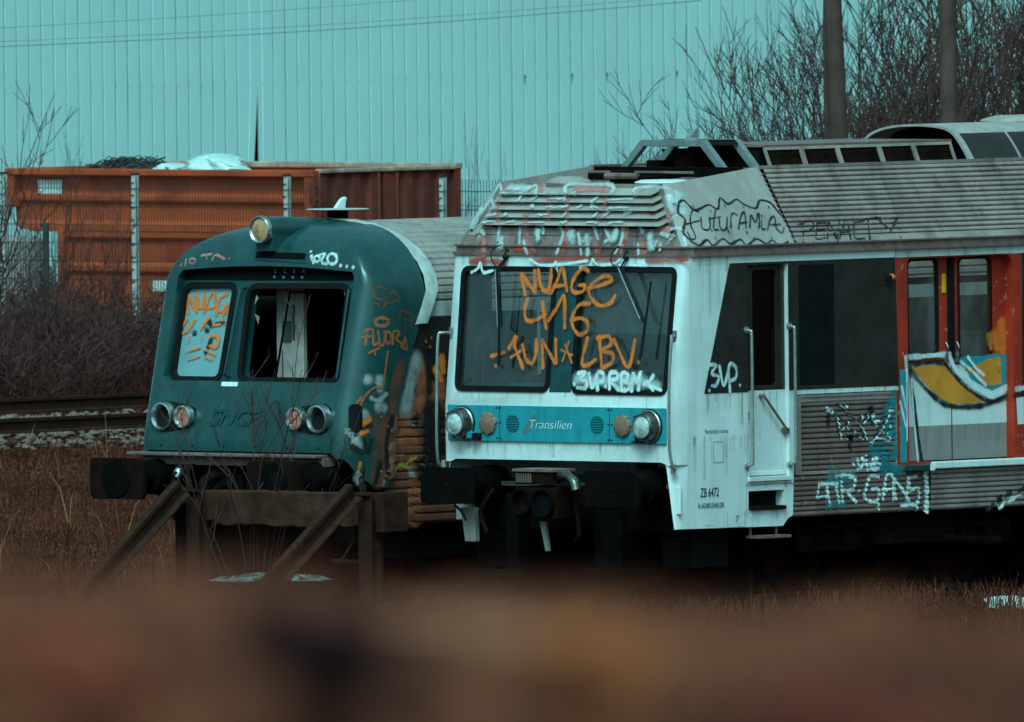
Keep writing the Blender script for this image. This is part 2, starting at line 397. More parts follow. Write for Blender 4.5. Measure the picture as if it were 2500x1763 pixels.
mb = MB(); mb.tube([(X+.05, 1.20, 1.83), (X+.055, 1.50, 1.515)], .013); mb.tube([(X, 1.19, 1.835), (X+.055, 1.195, 1.832)], .02); mb.tube([(X, 1.50, 1.515), (X+.06, 1.502, 1.512)], .028)
mb.build('handle', M['alud'], cd, smooth=40)
MB().box(X+.001, X+.02, 1.0, 1.03, 1.62, 1.70).build('lock', M['alud'], cd)
for v, zt, zb in ((.965, 2.43, 1.20), (1.545, 2.45, 1.20)):
    MB().tube(smooth_path([(1.45, v, zt+.01), (1.50, v+.002, zt), (1.515, v+.004, zt-.06), (1.515, v+.006, (zt+zb)/2), (1.515, v+.004, zb+.08), (1.50, v-.003, zb+.02), (1.44, v-.006, zb)], 4), .015, 10).tube([(1.448, v, zt+.01), (1.466, v, zt+.01)], .032).tube([(1.435, v-.006, zb), (1.458, v-.006, zb)], .032).build('handrail', M['rail'], WT, smooth=40)
# --- ribbed panels on the side
def ribs(mb, y0, y1, p0, p1, n, depth, groove=.28, lead=.0):
    """corrugated strip: p0,p1=(u,z) bottom/top of the cross-section line, extruded in v"""
    a, b = Vector(p0), Vector(p1); d = (b-a); L = d.length; d.normalize(); nn = Vector((d.y, -d.x))
    prof = []
    for i in range(n):
        s0 = L*i/n; st = L/n
        for f, h in ((0, 0), (groove*.5, 0), (groove, 1), (groove+.18, 1.12), (.9, 1.0), (1, .55)):
            prof.append(a+d*(s0+st*f)+nn*(depth*(h-1)))
    k = len(prof)
    mb.add([(p.x, y, p.y) for y in (y0, y1) for p in prof], [(i, i+1, k+i+1, k+i) for i in range(k-1)])
    return mb
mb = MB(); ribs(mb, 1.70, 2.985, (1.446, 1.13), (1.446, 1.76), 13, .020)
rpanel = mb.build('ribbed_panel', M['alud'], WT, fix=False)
mb = MB()
for a in ((1.637, 1.70, 1.10, 1.826), (2.985, 3.02, 1.10, 1.826), (1.70, 2.985, 1.76, 1.778), (1.70, 2.985, 1.80, 1.826), (1.70, 2.985, 1.10, 1.13)): mb.box(1.40, 1.449, *a)
mb.box(1.40, 1.443, 1.70, 2.985, 1.778, 1.80)
mb.build('panel_frame', M['alu'], rpanel, bevel=.004)
MB().tube([(1.44, 2.36, 1.42), (1.462, 2.36, 1.42)], .03, 10).build('lock', M['black'], rpanel)
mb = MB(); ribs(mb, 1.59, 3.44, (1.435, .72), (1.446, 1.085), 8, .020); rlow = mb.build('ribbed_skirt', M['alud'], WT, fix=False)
mb = MB(); ribs(mb, 3.462, 14, (1.435, .72), (1.446, 1.09), 8, .020); rlow2 = mb.build('ribbed_skirt', M['alu'], WT, fix=False)
MB().box(1.38, 1.437, 3.44, 3.462, .71, 1.10).build('seam', M['rubber'], WT)
# --- passenger section side with the recessed double door
mb = MB(); op = [(3.161, 1.165), (4.615, 1.165), (4.615, 2.93), (4.60, 2.99), (4.55, 3.035), (4.49, 3.05), (3.24, 3.05), (3.18, 3.03), (3.161, 2.97)]
wins = [rr(a, a+1.25, 1.95, 2.95, .08) for a in (4.82, 6.3, 7.8)]
mb.plate([(3.0, 1.10), (14, 1.10), (14, 1.55), (4.73, 1.55), (4.73, 3.045), (3.0, 3.045)], [op], side(1.45), rfn=lambda v, z: (1.343, v, z))
surround = mb.build('door_surround', M['red'], WT)
mb = MB(); mb.plate([(4.731, 1.551), (14, 1.551), (14, 3.045), (4.731, 3.045)], wins, side(1.4505), rfn=lambda v, z: (1.42, v, z)); mb.build('window_band', M['blackband'], WT)
for a in (4.82, 6.3, 7.8): MB().quad((1.425, a, 1.95), (1.425, a+1.25, 1.95), (1.425, a+1.25, 2.95), (1.425, a, 2.95)).build('window', M['glassd'], WT, fix=False)
for (v0, v1, w0, w1, hv) in ((3.17, 3.852, 3.285, 3.665, 3.775), (3.866, 4.613, 3.985, 4.40, 3.925)):
    X = 1.35
    mb = MB(); mb.plate([(v0, 1.17), (v1, 1.17), (v1, 3.05), (v0, 3.05)], [rr(w0, w1, 2.16 if v0 < 3.5 else 2.10, 3.005, .05)], side(X), rfn=lambda v, z: (X-.03, v, z))
    d = mb.build('passenger_door', M['red'], WT)
    gk = rr(w0, w1, 2.16 if v0 < 3.5 else 2.10, 3.005, .05)
    MB().plate(inset(gk, -.03), [gk], side(X+.004), rfn=lambda v, z: (X-.02, v, z)).build('gasket', M['rubber'], d)
    MB().quad((X-.02, w0-.01, 2.08), (X-.02, w1+.01, 2.08), (X-.02, w1+.01, 3.02), (X-.02, w0-.01, 3.02)).build('window', M['glassd'], d, fix=False)
    MB().quad((X+.003, v0, 1.49), (X+.003, v1, 1.49), (X+.003, v1, 2.07 if v0 < 3.5 else 2.04), (X+.003, v0, 2.07 if v0 < 3.5 else 2.04)).build('lower_panel', M['white'], d, fix=False)
    MB().quad((X+.003, v0, 1.175), (X+.003, v1, 1.175), (X+.003, v1, 1.489), (X+.003, v0, 1.489)).build('kick_panel', M['greylow'], d, fix=False)
    mb = MB(); mb.box(X, X+.03, hv-.02, hv+.02, 2.06, 2.15); mb.tube(smooth_path([(X+.02, hv, 2.15), (X+.04, hv, 2.20), (X+.02, hv-.005, 2.25)], 4), .01); mb.build('handle', M['chrome'], d, bevel=.004)
    if v0 < 3.5: MB().box(X, X+.012, 3.74, 3.79, 2.70, 2.88).build('sticker', M['yellow'], d, bevel=.01)
MB().box(1.33, 1.346, 3.80, 3.92, 1.17, 3.05).build('door_gap', M['rubber'], WT)
MB().box(1.345, 1.362, 3.815, 3.85, 2.1, 3.05).box(1.345, 1.362, 3.868, 3.905, 2.1, 3.05).build('door_seal', M['rubber'], WT)
mb = MB(); mb.box(1.35, 1.50, 3.46, 14, 1.10, 1.165); mb.build('door_sill', M['white'], WT, bevel=.01)
mb = MB(); mb.box(1.40, 1.53, 3.10, 3.42, 1.09, 1.145); mb.build('foot_step', M['darkteal'], WT, bevel=.008)
MB().box(1.53, 1.536, 3.36, 3.42, 1.09, 1.145).build('marker_plate', M['white_ink'], WT)
mb = MB(); mb.lathe([(0, .04), (.02, .036), (.030, .015), (.033, 0)], (1.455, 2.94, 2.87), 'x', 14); mb.build('side_lamp', M['amber'], WT, smooth=60)
MB().box(1.45, 1.485, 2.87, 2.915, 2.80, 2.89).build('lamp_bracket', M['rubber'], WT)
# white cornice and gutter
mb = MB(); mb.box(1.40, 1.4525, .30, 2.992, 3.052, 3.12); mb.build('cornice', M['white'], WT)
mb = MB(); mb.box(1.40, 1.4545, 2.997, 14, 3.047, 3.12); mb.build('cornice', M['whiteD'], WT)
mb = MB()
path = [(1.47, 14), (1.47, .26), (1.41, .165), (-1.41, .165), (-1.47, .26), (-1.47, 14)]
for z0, z1, o in ((3.121, 3.145, .012), (3.145, 3.20, -.012), (3.20, 3.215, .004)):
    P = [(p[0]+(o if p[0] > 0 else -o), p[1]-(o if abs(p[0]) < 1.45 else 0)) for p in path]
    for i in range(len(P)-1):
        a, b = P[i], P[i+1]; mb.quad((*a, z0), (*b, z0), (*b, z1), (*a, z1)); 
        c, d = (a[0]*.94, a[1]+.06), (b[0]*.94, b[1]+.06); mb.quad((*a, z1), (*b, z1), (*d, z1), (*c, z1)); mb.quad((*a, z0), (*b, z0), (*d, z0), (*c, z0))
gut = mb.build('gutter', M['alud'], WT, fix=False)
# left side wall, floor, ceiling so that the body is closed
lw = [rr(a, a+1.2, 1.95, 2.95, .08) for a in (.7, 2.3, 3.3, 4.8, 6.3, 7.8)]
MB().plate([(.19, .70), (14, .70), (14, 3.12), (.25, 3.12)], lw, side(-1.45)).build('far_side_panel', M['white'], WT)
MB().box(-1.44, 1.33, .16, 14, 1.02, 1.06).build('floor', M['intdark'], WT)
MB().quad((-1.44, .3, 3.08), (1.44, .3, 3.08), (1.44, 14, 3.08), (-1.44, 14, 3.08)).build('ceiling', M['intgrey'], WT)
MB().quad((-1.44, 13.99, 1), (1.44, 13.99, 1), (1.44, 13.99, 3.1), (-1.44, 13.99, 3.1)).build('end_wall', M['intdark'], WT)
# cab interior
mb = MB(); mb.plate([(-1.43, 1.06), (1.43, 1.06), (1.43, 3.08), (-1.43, 3.08)], [rr(-.30, .32, 1.9, 2.85, .05)], lambda u, z: (u, 1.9, z)); mb.build('cab_rear_wall', M['intgrey'], WT)
mb = MB(); mb.box(-1.35, 1.35, .12, .62, 1.70, 1.84); mb.box(-1.2, -.2, .45, .75, 1.84, 2.02); mb.box(.35, .9, .62, .80, 1.84, 2.38); mb.box(-.15, .05, 1.2, 1.3, 1.1, 2.5); mb.build('driver_desk', M['intdark'], WT, bevel=.02)
mb = MB(); mb.box(.45, .95, 1.1, 1.2, 1.6, 2.45); mb.box(-.95, -.5, 1.1, 1.2, 1.6, 2.5); mb.build('driver_seat', M['intdark'], WT, bevel=.04)
MB().box(.20, 1.33, .26, .30, 2.42, 3.02).build('pale_pane_panel', M['panerefl'], WT)  # added pale panel; stands in for the brightness reflected in the right pane
mb = MB(); mb.tube([(-1.12, .2, 1.85), (-1.10, .22, 2.25)], .008); mb.box(-.75, -.30, .17, .21, 1.925, 1.96); mb.build('loose_rod', M['intlight'], WT)
# saloon seats and poles seen through the door glass
mb = MB()
for v in (3.35, 4.0, 5.2, 6.4): mb.box(-1.3, -.4, v, v+.45, 1.5, 1.58); mb.box(-1.3, -.4, v+.40, v+.50, 1.5, 2.25)
mb.build('saloon_seat', M['intgrey'], WT, bevel=.03)
mb = MB()
mb.box(-.1, .0, 2.6, 6, 2.74, 2.80); mb.box(-.1, .0, 2.4, 3.3, 2.30, 2.37); mb.tube([(.3, 3.05, 1.06), (.3, 3.05, 3.08)], .03); mb.box(.2, .24, 2.6, 3.1, 2.35, 2.75); mb.box(-.2, .6, 4.3, 4.34, 1.3, 2.2)
mb.build('grab_pole', M['intlight'], WT)
# --- windscreens
for poly, g in ((wl, 0), (wr, 1)):
    nm = MB().plate(inset(poly, .012), [], lambda u, z: (u, vr(z)+.018, z)).build('windscreen', M['glassw'], WT, fix=False)
    MB().plate(inset(poly, -.022), [inset(poly, .028)], fr(.016), rfn=lambda u, z: (u, vr(z)+.03, z)).plate(inset(poly, -.022), [inset(poly, -.018)], fr(.002)).add(
        [(p[0], vr(p[1])-.016, p[1]) for p in inset(poly, -.022)]+[(p[0], vr(p[1])+.002, p[1]) for p in inset(poly, -.022)],
        [(i, (i+1) % len(poly), len(poly)+(i+1) % len(poly), len(poly)+i) for i in range(len(poly))]).build('gasket', M['rubber'], nm, smooth=30)
MB().quad((-.112, vr(1.885)-.003, 1.885), (.158, vr(1.885)-.003, 1.885), (.145, vr(3.03)-.003, 3.03), (-.118, vr(3.03)-.003, 3.03)).build('windscreen_pillar', M['darkteal'], WT, fix=False)
# --- lamp band
mb = MB(); mb.prism(rr(-1.345, 1.352, 1.432, 1.757, .008, 2), lambda u, z, t: (u, t, z), -.022, .01)
band = mb.build('lamp_band', M['band'], WT, bevel=.004)
mb = MB()
for u in (-.70, .665): mb.box(u-.0025, u+.0025, -.0235, -.02, 1.435, 1.755)
for u in (-.69, -.73, .65, .69):
    for z in (1.46, 1.60, 1.735): mb.lathe([(0, -.006), (.008, -.004), (.009, 0)], (u, -.022, z), n=8)
mb.build('seam', M['rubber'], band)
for u in (-1.16, 1.16):
    z = 1.592
    hb = MB().lathe([(.095, -.10), (.115, -.112), (.128, -.095), (.132, -.02), (.150, -.015), (.150, .005)], (u, -.022, z), n=36)
    for k in range(6):
        a = k*math.pi/3+.3; hb.box(u+.125*math.cos(a)-.012, u+.125*math.cos(a)+.012, -.125, -.04, z+.125*math.sin(a)-.012, z+.125*math.sin(a)+.012)
    h = hb.build('headlight', M['chromed'], WT, smooth=40)
    MB().lathe([(.094, -.100), (.099, -.116), (.106, -.116), (.110, -.105)], (u, -.022, z), n=36).lathe([(.134, -.02), (.141, -.028), (.149, -.022), (.151, -.012)], (u, -.022, z), n=36).build('rim', M['chrome'], h, smooth=60)
    MB().lathe([(0, -.135), (.04, -.13), (.075, -.118), (.097, -.10)], (u, -.022, z), n=28).build('lens', M['lens'], h, smooth=180)
    MB().lathe([(.152, -.012), (.158, -.012), (.158, .0)], (u, -.022, z), n=36).build('rim', M['rubber'], h, smooth=40)
for u in (-.835, .83):
    z = 1.592
    MB().lathe([(0, -.03), (.085, -.028), (.098, -.02), (.104, -.002), (.104, .01)], (u, -.022, z), n=32).build('marker_lamp', M['marker'], WT, smooth=40)
    mb = MB()
    for k in range(8): a = k*math.pi/4; mb.lathe([(0, -.03), (.008, -.026), (.009, 0)], (u+.098*math.cos(a), -.022, z+.098*math.sin(a)), n=8)
    mb.build('rivet', M['alud'], WT)
for u in (-1.02, 1.0):
    MB().box(u-.05, u+.03, -.075, -.02, 1.455, 1.515).build('cover_plate', M['band'], WT, bevel=.006)
    MB().box(u+.03, u+.10, -.085, -.02, 1.445, 1.505).build('socket', M['rubber'], WT, bevel=.006)
for u in (-.535, .51):
    mb = MB()
    for k in range(11):
        z = -.075+k*.015; h = math.sqrt(max(0, .0815**2-z*z))
        mb.box(u-h, u+h, -.027, -.022, 1.594+z-.003, 1.594+z+.003)
    vn = mb.build('horn_grille', M['band'], WT)
    MB().lathe([(0, 0), (.083, 0)], (u, -.0235, 1.594), n=28).build('backing', M['void'], vn)
text('Transilien', 'lettering', .118, M['white_ink'], WT, MF(-.345, -.0245, 1.553), .001, .22, sx=1.17, offset=-.0022)
lf = [(-.405, 1.50), (-.40, 1.55), (-.36, 1.60), (-.30, 1.66), (-.255, 1.685), (-.25, 1.64), (-.28, 1.58), (-.33, 1.525), (-.38, 1.497)]
MB().plate(smooth_path([(*p, 0) for p in lf+lf[:1]], 3) and [(q.x, q.y) for q in smooth_path([(*p, 0) for p in lf+lf[:1]], 3)][:-1], [], lambda u, z: (u, -.0232, z)).build('leaf_emblem', M['leaf'], WT)
# --- wipers, corner handrails
for pts, blade in (([(-.765, .150, 3.09), (-.775, .05, 3.0), (-.735, .03, 2.47)], [(-.715, .01, 2.85), (-.69, -.03, 2.12)]), ([(.72, .160, 3.10), (.75, .05, 3.02), (1.03, .03, 2.56)], [(1.12, .06, 2.90), (1.065, -.03, 2.22)])):
    wp = MB().tube(pts, .011, 6).tube([(p[0]+.03, p[1], p[2]) for p in pts], .007, 6).tube([pts[0], (pts[0][0], .2, 3.17)], .03, 8).tube([pts[-1], Vector(blade[0])*.45+Vector(blade[1])*.55], .012, 6).build('wiper', M['rubber'], WT, smooth=40)
    MB().tube([blade[0], blade[1]], [.010, .014], 6).build('blade', M['rubber'], wp, smooth=40)
    MB().tube([(p[0]-.012, p[1]-.012, p[2]) for p in pts[1:]], .006, 6).build('arm', M['rail'], wp, smooth=40)
MB().tube(smooth_path([(.66, .14, 3.22), (.62, .08, 3.15), (.63, .07, 3.06), (.72, .09, 3.0)], 5), .006, 6).build('washer_hose', M['rubber'], WT, smooth=60)
MB().tube(smooth_path([(-.80, .14, 3.22), (-.86, .08, 3.17), (-.87, .08, 3.08), (-.80, .09, 3.0)], 5), .006, 6).build('washer_hose', M['rubber'], WT, smooth=60)
for s_ in (1, -1):
    MB().tube(smooth_path([(s_*1.385, .08, 2.41), (s_*1.42, .0, 2.41), (s_*1.445, -.03, 2.37), (s_*1.44, -.06, 2.0), (s_*1.44, -.07, 1.5), (s_*1.445, -.06, 1.33), (s_*1.455, -.03, 1.22), (s_*1.43, .03, 1.20)], 5), .014, 8).tube([(s_*1.38, .09, 2.36), (s_*1.385, .08, 2.46)], .022).tube([(s_*1.42, .0, 1.16), (s_*1.425, .0, 1.25)], .022).build('corner_handrail', M['rail'], WT, smooth=40)
MB().tube([(1.437, .06, 1.04), (1.447, .05, .80)], .022, 8).build('lamp_iron', M['white'], WT, smooth=40)
# --- hood
hf = lambda z, d=0: .175+.25*(z-3.15)-d
mb = MB()
HB, HT = (1.41, 3.205), (1.05, 3.775)
fl = [(-HB[0]+.03, hf(HB[1]), HB[1]), (HB[0]-.03, hf(HB[1]), HB[1]), (HT[0]-.03, hf(HT[1]), HT[1]), (-HT[0]+.03, hf(HT[1]), HT[1])]
mb.quad(*fl)
mb.build('hood_front', M['hoodf'], WT)
MB().quad((-1.29, hf(3.305)-.002, 3.303), (1.27, hf(3.305)-.002, 3.303), (1.27, hf(3.31)-.002, 3.308), (-1.29, hf(3.31)-.002, 3.308)).build('seam', M['rubber'], WT)
for s_ in (-1, 1):
    mb = MB()
    A0 = Vector((s_*(HB[0]-.03), hf(HB[1]), HB[1])); A1 = Vector((s_*(HT[0]-.03), hf(HT[1]), HT[1]))
    B0 = Vector((s_*1.445, .25, 3.205)); B1 = Vector((s_*1.07, .385, 3.778))
    C0 = Vector((s_*1.445, 1.655, 3.205)); C1 = Vector((s_*1.035, 1.61, 3.905))
    K0 = Vector((s_*1.425, hf(HB[1])+.01, HB[1])); K1 = Vector((s_*1.062, hf(HT[1])+.01, HT[1]))
    n = 5; V = []
    for t in range(n+1):
        t /= n; V += [A0*(1-t)**2+K0*2*t*(1-t)+B0*t*t, A1*(1-t)**2+K1*2*t*(1-t)+B1*t*t]
    mb.add(V, [(2*i, 2*i+2, 2*i+3, 2*i+1) for i in range(n)])
    mb.quad(B0, C0, C1); mb.quad(B0, C1, B1)
    for a, b in ((A1, B1), (B1, C1)):       # rolled top edge
        mb.quad(a, b, (b.x*.975, b.y+.01, b.z-.0), (a.x*.975, a.y+.02, a.z)); mb.quad((b.x*.975, b.y+.01, b.z), (a.x*.975, a.y+.02, a.z), (a.x*.975, a.y+.02, a.z-.1), (b.x*.975, b.y+.01, b.z-.1))
    hoods = mb.build('hood_side', M['hood'], WT, smooth=30, merge=True)
MB().quad((-1.0, hf(3.37)-.003, 3.37), (1.03, hf(3.37)-.003, 3.37), (.93, hf(3.69)-.003, 3.69), (-.88, hf(3.69)-.003, 3.69)).build('louvre_dark_panel', M['void'], WT)  # black sheet on the hood, painted as the dark gap behind the slats
for i in range(5):
    z0 = 3.675-.0695*i; l = -.935-.0455*i; r = .955+.042*i; t = z0+.062
    lt, rt = l+.03, r+.01
    d = .062
    pts = [(l, hf(z0, d), z0), (r, hf(z0, d), z0), (r+.06, hf(z0+.035, d*.5), z0+.035), (rt+.035, hf(t, .004), t), (lt, hf(t, .004), t)]
    back = [(p[0], p[1]+.012, p[2]-.004) for p in pts]
    n = 5
    MB().add(pts+back, [tuple(range(n)), tuple(reversed(range(n, 2*n)))]+[(k, (k+1) % n, n+(k+1) % n, n+k) for k in range(n)]).quad((l, hf(z0, d), z0), (lt, hf(t, .004), t), (l, hf(z0), z0)).build('louvre', M['hood'], WT)
for s_ in (1, -1):
    MB().quad(*[(s_*u, hf(z, .004), z) for u, z in ((1.05, 3.385), (1.20, 3.30), (1.10, 3.285) if False else (1.30, 3.30), (1.19, 3.40))]).build('corner_plate', M['hood'], WT)
    MB().lathe([(0, -.012), (.012, -.008), (.014, .0)], (s_*1.24, hf(3.34, .004), 3.345), n=8).build('bolt', M['rubber'], WT)
# roof decks
MB().quad((-1.03, .40, 3.70), (1.03, .40, 3.70), (1.02, 1.62, 3.82), (-1.02, 1.62, 3.82)).build('roof_deck', M['alud'], WT)
MB().quad((-1.03, 1.62, 3.885), (1.03, 1.62, 3.885), (1.03, 14, 3.885), (-1.03, 14, 3.885)).quad((-1.03, 1.62, 3.70), (1.03, 1.62, 3.70), (1.03, 1.62, 3.885), (-1.03, 1.62, 3.885)).build('roof_deck', M['alud'], WT)
for s_ in (1, -1):
    mb = MB(); ribs(mb, 1.66, 14, (1.425, 3.265), (1.045, 3.885), 14, .024, .30)
    if s_ < 0: mb.v = [(-x, y, z) for x, y, z in mb.v]
    ro = mb.build('ribbed_roof', M['alu'], WT, fix=False)
    if s_ > 0: ribroof = ro
    mb = MB(); mb.quad((s_*1.47, 1.655, 3.207), (s_*1.47, 14, 3.207), (s_*1.422, 14, 3.268), (s_*1.422, 1.655, 3.268)); mb.box(*(sorted((s_*1.0, s_*1.048))), 1.60, 14, 3.885, 3.913)
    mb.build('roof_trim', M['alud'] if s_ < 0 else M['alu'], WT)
mb = MB()
for i in range(15):
    t = (i+.5)/15; mb.lathe([(0, .012), (.011, .008), (.013, 0)], (1.445-.41*t+.003, 1.648-.04*t, 3.215+.69*t), 'x', 6)
mb.build('rivet', M['alud'], WT)
# equipment on the roof: portal frame, antenna, disc, boxes, mesh guards, fairing
def portal(v, w_=.0):
    o = [(-.70, 3.80), (-.65, 3.885), (-.385, 4.145), (.40, 4.145), (.655, 3.885), (.655, 3.80)]; i_ = [(.575, 3.80), (.575, 3.87), (.355, 4.085), (-.345, 4.085), (-.575, 3.87), (-.60, 3.80)]
    return o+i_
rf = MB()
for v in (1.60, 2.04): rf.prism(portal(v), lambda u, z, t: (u, t, z), v-.03, v+.03)
rf = rf.build('roof_frame', M['frame'], WT, bevel=.006)
mb = MB(); mb.box(-.37, .39, 1.63, 2.01, 4.125, 4.142); mb.quad((.40, 1.63, 4.13), (.40, 2.01, 4.13), (.43, 2.01, 4.10), (.43, 1.63, 4.10)); mb.build('cover_plate', M['rubber'], rf)
mb = MB(); mb.hexa([(-.42, 2.06, 3.82), (.60, 2.06, 3.82), (.60, 2.5, 3.82), (-.42, 2.5, 3.82)], [(-.22, 2.06, 4.10), (.38, 2.06, 4.10), (.38, 2.5, 4.08), (-.22, 2.5, 4.08)]); mb.box(-.62, -.40, 1.9, 2.3, 3.85, 3.95); mb.build('equipment_box', M['black'], WT, bevel=.01)
MB().box(-.1, .12, 1.72, 1.95, 3.86, 4.06).build('equipment_box', M['blackr'], WT, bevel=.01)
fin = [(-.03, 0), (.16, 0), (.16, .17), (.10, .165), (.04, .10), (-.06, .02)]
an = MB().prism([(p[0], p[1]) for p in fin], lambda a, b, t: (t, 1.82+a*.6, 4.15+b*.55), -.02, .02).lathe([(.0, .02), (.055, .015), (.065, 0)], (0, 1.84, 4.143), 'z', 14).build('antenna', M['frame'], WT, bevel=.008)
MB().lathe([(0, .03), (.20, .028), (.255, .012), (.26, 0), (0, -.005)], (.60, .80, 3.775), 'z', 40).build('antenna_disc', M['white'], WT, smooth=40)
MB().tube([(.60, .80, 3.70), (.60, .80, 3.785)], .04).build('disc_post', M['frame'], WT)
MB().lathe([(0, .09), (.12, .085), (.2, .05), (.22, 0)], (-.52, .75, 3.74), 'z', 32).build('dome_cover', M['hood'], WT, smooth=60)
mb = MB(); mb.box(-.2, -.02, .95, 1.2, 3.73, 3.875); mb.box(-.75, .2, 1.25, 1.5, 3.75, 3.87); mb.box(-.02, .30, .9, 1.1, 3.73, 3.83); mb.box(-.9, .9, 1.50, 1.56, 3.78, 3.90); mb.build('equipment_box', M['black'], WT, bevel=.008)
mb = MB(); mb.tube([(-.2, .9, 3.83), (.2, .9, 3.83)], .03); mb.tube([(-.6, 1.1, 3.86), (.7, 1.1, 3.86)], .012); mb.build('roof_pipe', M['alud'], WT, smooth=40)
gv = [2.10, 2.60, 3.09, 3.66, 4.13, 4.66]
gb, gt = (.72, 3.88), (.64, 4.07)
for i in range(5):
    a, b = gv[i], gv[i+1]; o = [(a, gb), (b, gb), (b, gt), (a, gt)]
    fz = MB(); w_ = .028
    P = lambda v, t, d=0: (gb[0]+(gt[0]-gb[0])*t+d, v, gb[1]+(gt[1]-gb[1])*t)
    for (va, vb, ta, tb) in ((a, a+w_, 0, 1), (b-w_, b, 0, 1), (a+w_, b-w_, .86, 1.0), (a+w_, b-w_, 0, .08)):
        fz.hexa([P(va, ta), P(vb, ta), P(vb, tb), P(va, tb)], [P(va, ta, .02), P(vb, ta, .02), P(vb, tb, .02), P(va, tb, .02)])
    g = fz.build('guard_frame', M['alu'], WT)
    mm = MB(); k = int((b-a)/.016)
    for j in range(k):
        v = a+w_+(b-a-2*w_)*j/k; mm.hexa([P(v, .08), P(v+.005, .08), P(v+.013, .86), P(v+.008, .86)], [P(v, .08, .006), P(v+.005, .08, .006), P(v+.013, .86, .006), P(v+.008, .86, .006)])
        mm.hexa([P(v+.008, .08, .001), P(v+.013, .08, .001), P(v+.005, .86, .001), P(v, .86, .001)], [P(v+.008, .08, .007), P(v+.013, .08, .007), P(v+.005, .86, .007), P(v, .86, .007)])
    mm.build('guard_mesh', M['blackr'], g)
MB().box(-.6, .60, 2.10, 4.66, 3.885, 4.05).build('resistor_bank', M['void'], WT)
MB().box(-.64, .655, 2.08, 4.68, 4.072, 4.09).build('guard_top', M['alud'], WT)
# curved fairing, open at the front
arch = [(-.62, 3.87), (-.55, 4.00), (-.42, 4.13), (-.2, 4.20), (.1, 4.225), (.4, 4.215), (.58, 4.18), (.68, 4.11), (.78, 3.99), (.86, 3.87)]
arch = [(p.x, p.y) for p in smooth_path([(*p, 0) for p in arch], 3)]
mb = MB(); k = len(arch); ia = [(p[0]*.97+.004, p[1]-.02) for p in arch]
mb.add([(p[0], v, p[1]) for v in (4.72, 14) for p in arch], [(i, i+1, k+i+1, k+i) for i in range(k-1)])
mb.add([(p[0], 4.72, p[1]) for p in arch]+[(p[0], 4.72, p[1]) for p in ia]+[(p[0], 5.4, p[1]) for p in ia], [(i, i+1, k+i+1, k+i) for i in range(k-1)]+[(k+i, k+i+1, 2*k+i+1, 2*k+i) for i in range(k-1)])
fa = mb.build('fairing', M['hood'], WT, smooth=40)
mb = MB(); sidep = [(p[0]+.006, p[1]+.003) for p in arch if p[0] > .60 and p[1] < 4.15]
for v0, v1 in ((4.78, 5.40), (5.44, 6.15), (6.2, 9)):
    for (p, q) in zip(sidep[:-1], sidep[1:]): mb.quad((p[0], v0, p[1]), (q[0], v0, q[1]), (q[0], v1, q[1]), (p[0], v1, p[1]))
mb.build('side_grille', M['blackband'], fa, fix=False)
mb = MB(); mb.add([(p[0]*.9, 5.0, p[1]-.03) for p in arch], [tuple(range(k))]); mb.build('fairing_interior', M['void'], fa)
MB().lathe([(0, .06), (.3, .05), (.42, .02), (.44, 0)], (.1, 6.35, 4.225), 'z', 32).build('roof_hatch', M['hood'], WT, smooth=60)
# --- buffers, coupler, underframe
for s_ in (1, -1):
    hx = rr(-.33, .33, -.165, .165, (.03, .03, .12, .03) if s_ > 0 else (.03, .03, .03, .10))
    b = MB().prism(hx, lambda p, q, t: (s_*1.02+p, t, 1.035+q), -.39, -.345).build('buffer', M['black'], WT, bevel=.008)
    MB().tube([(s_*1.02, -.345, 1.035), (s_*1.02, .02, 1.035)], [.11, .14], 16).tube([(s_*1.02, .0, 1.035), (s_*1.02, .3, 1.035)], .17, 16).build('shank', M['black'], b, smooth=40)
    mb = MB().lathe([(0, -.012), (.02, -.01), (.022, 0)], (s_*1.02, -.39, 1.035), n=10); mb.build('bolt', M['blackr'], b)
mb = MB(); mb.box(-.24, .27, -.32, .1, .74, 1.04); mb.build('coupler', M['blackr'], WT, bevel=.02)
mb = MB(); mb.lathe([(.085, 0), (.10, -.07), (.12, -.075), (.125, 0)], (-.11, -.32, .90), n=20); mb.lathe([(.115, 0), (.12, -.05), (.13, -.05), (.135, 0)], (.13, -.32, .89), n=20); mb.build('coupler_head', M['black'], WT, smooth=40)
MB().lathe([(0, 0), (.12, 0)], (.13, -.322, .89), n=20).build('coupler_socket', M['void'], WT)
mb = MB(); mb.box(-.22, .25, -.34, -.05, 1.06, 1.17); cb = mb.build('jumper_box', M['blackr'], WT, bevel=.006)
mb = MB(); mb.box(-.235, .265, -.36, -.05, 1.175, 1.20)
for k in range(9): mb.box(-.20+k*.022, -.19+k*.022, -.346, -.34, 1.075, 1.16)
mb.build('box_lid', M['alud'], cb)
MB().tube(smooth_path([(.27, -.25, 1.14), (.40, -.30, 1.14), (.50, -.33, 1.09), (.54, -.34, 1.01)], 5), [.05]*5+[.042]*11, 12).tube([(.28, -.2, 1.08), (.42, -.22, 1.08)], .06).build('air_hose', M['chromed'], WT, smooth=50)
mb = MB(); mb.tube(smooth_path([(.3, -.1, .95), (.42, -.2, .8), (.44, -.2, .6), (.36, -.15, .55)], 5), .025); mb.tube(smooth_path([(-.7, -.1, 1.0), (-.78, -.2, .8), (-.7, -.2, .6)], 5), .022); mb.tube(smooth_path([(-1.0, -.3, .85), (-.9, -.33, .80), (-.84, -.33, .72)], 5), .012); mb.build('brake_hose', M['blackr'], WT, smooth=50)
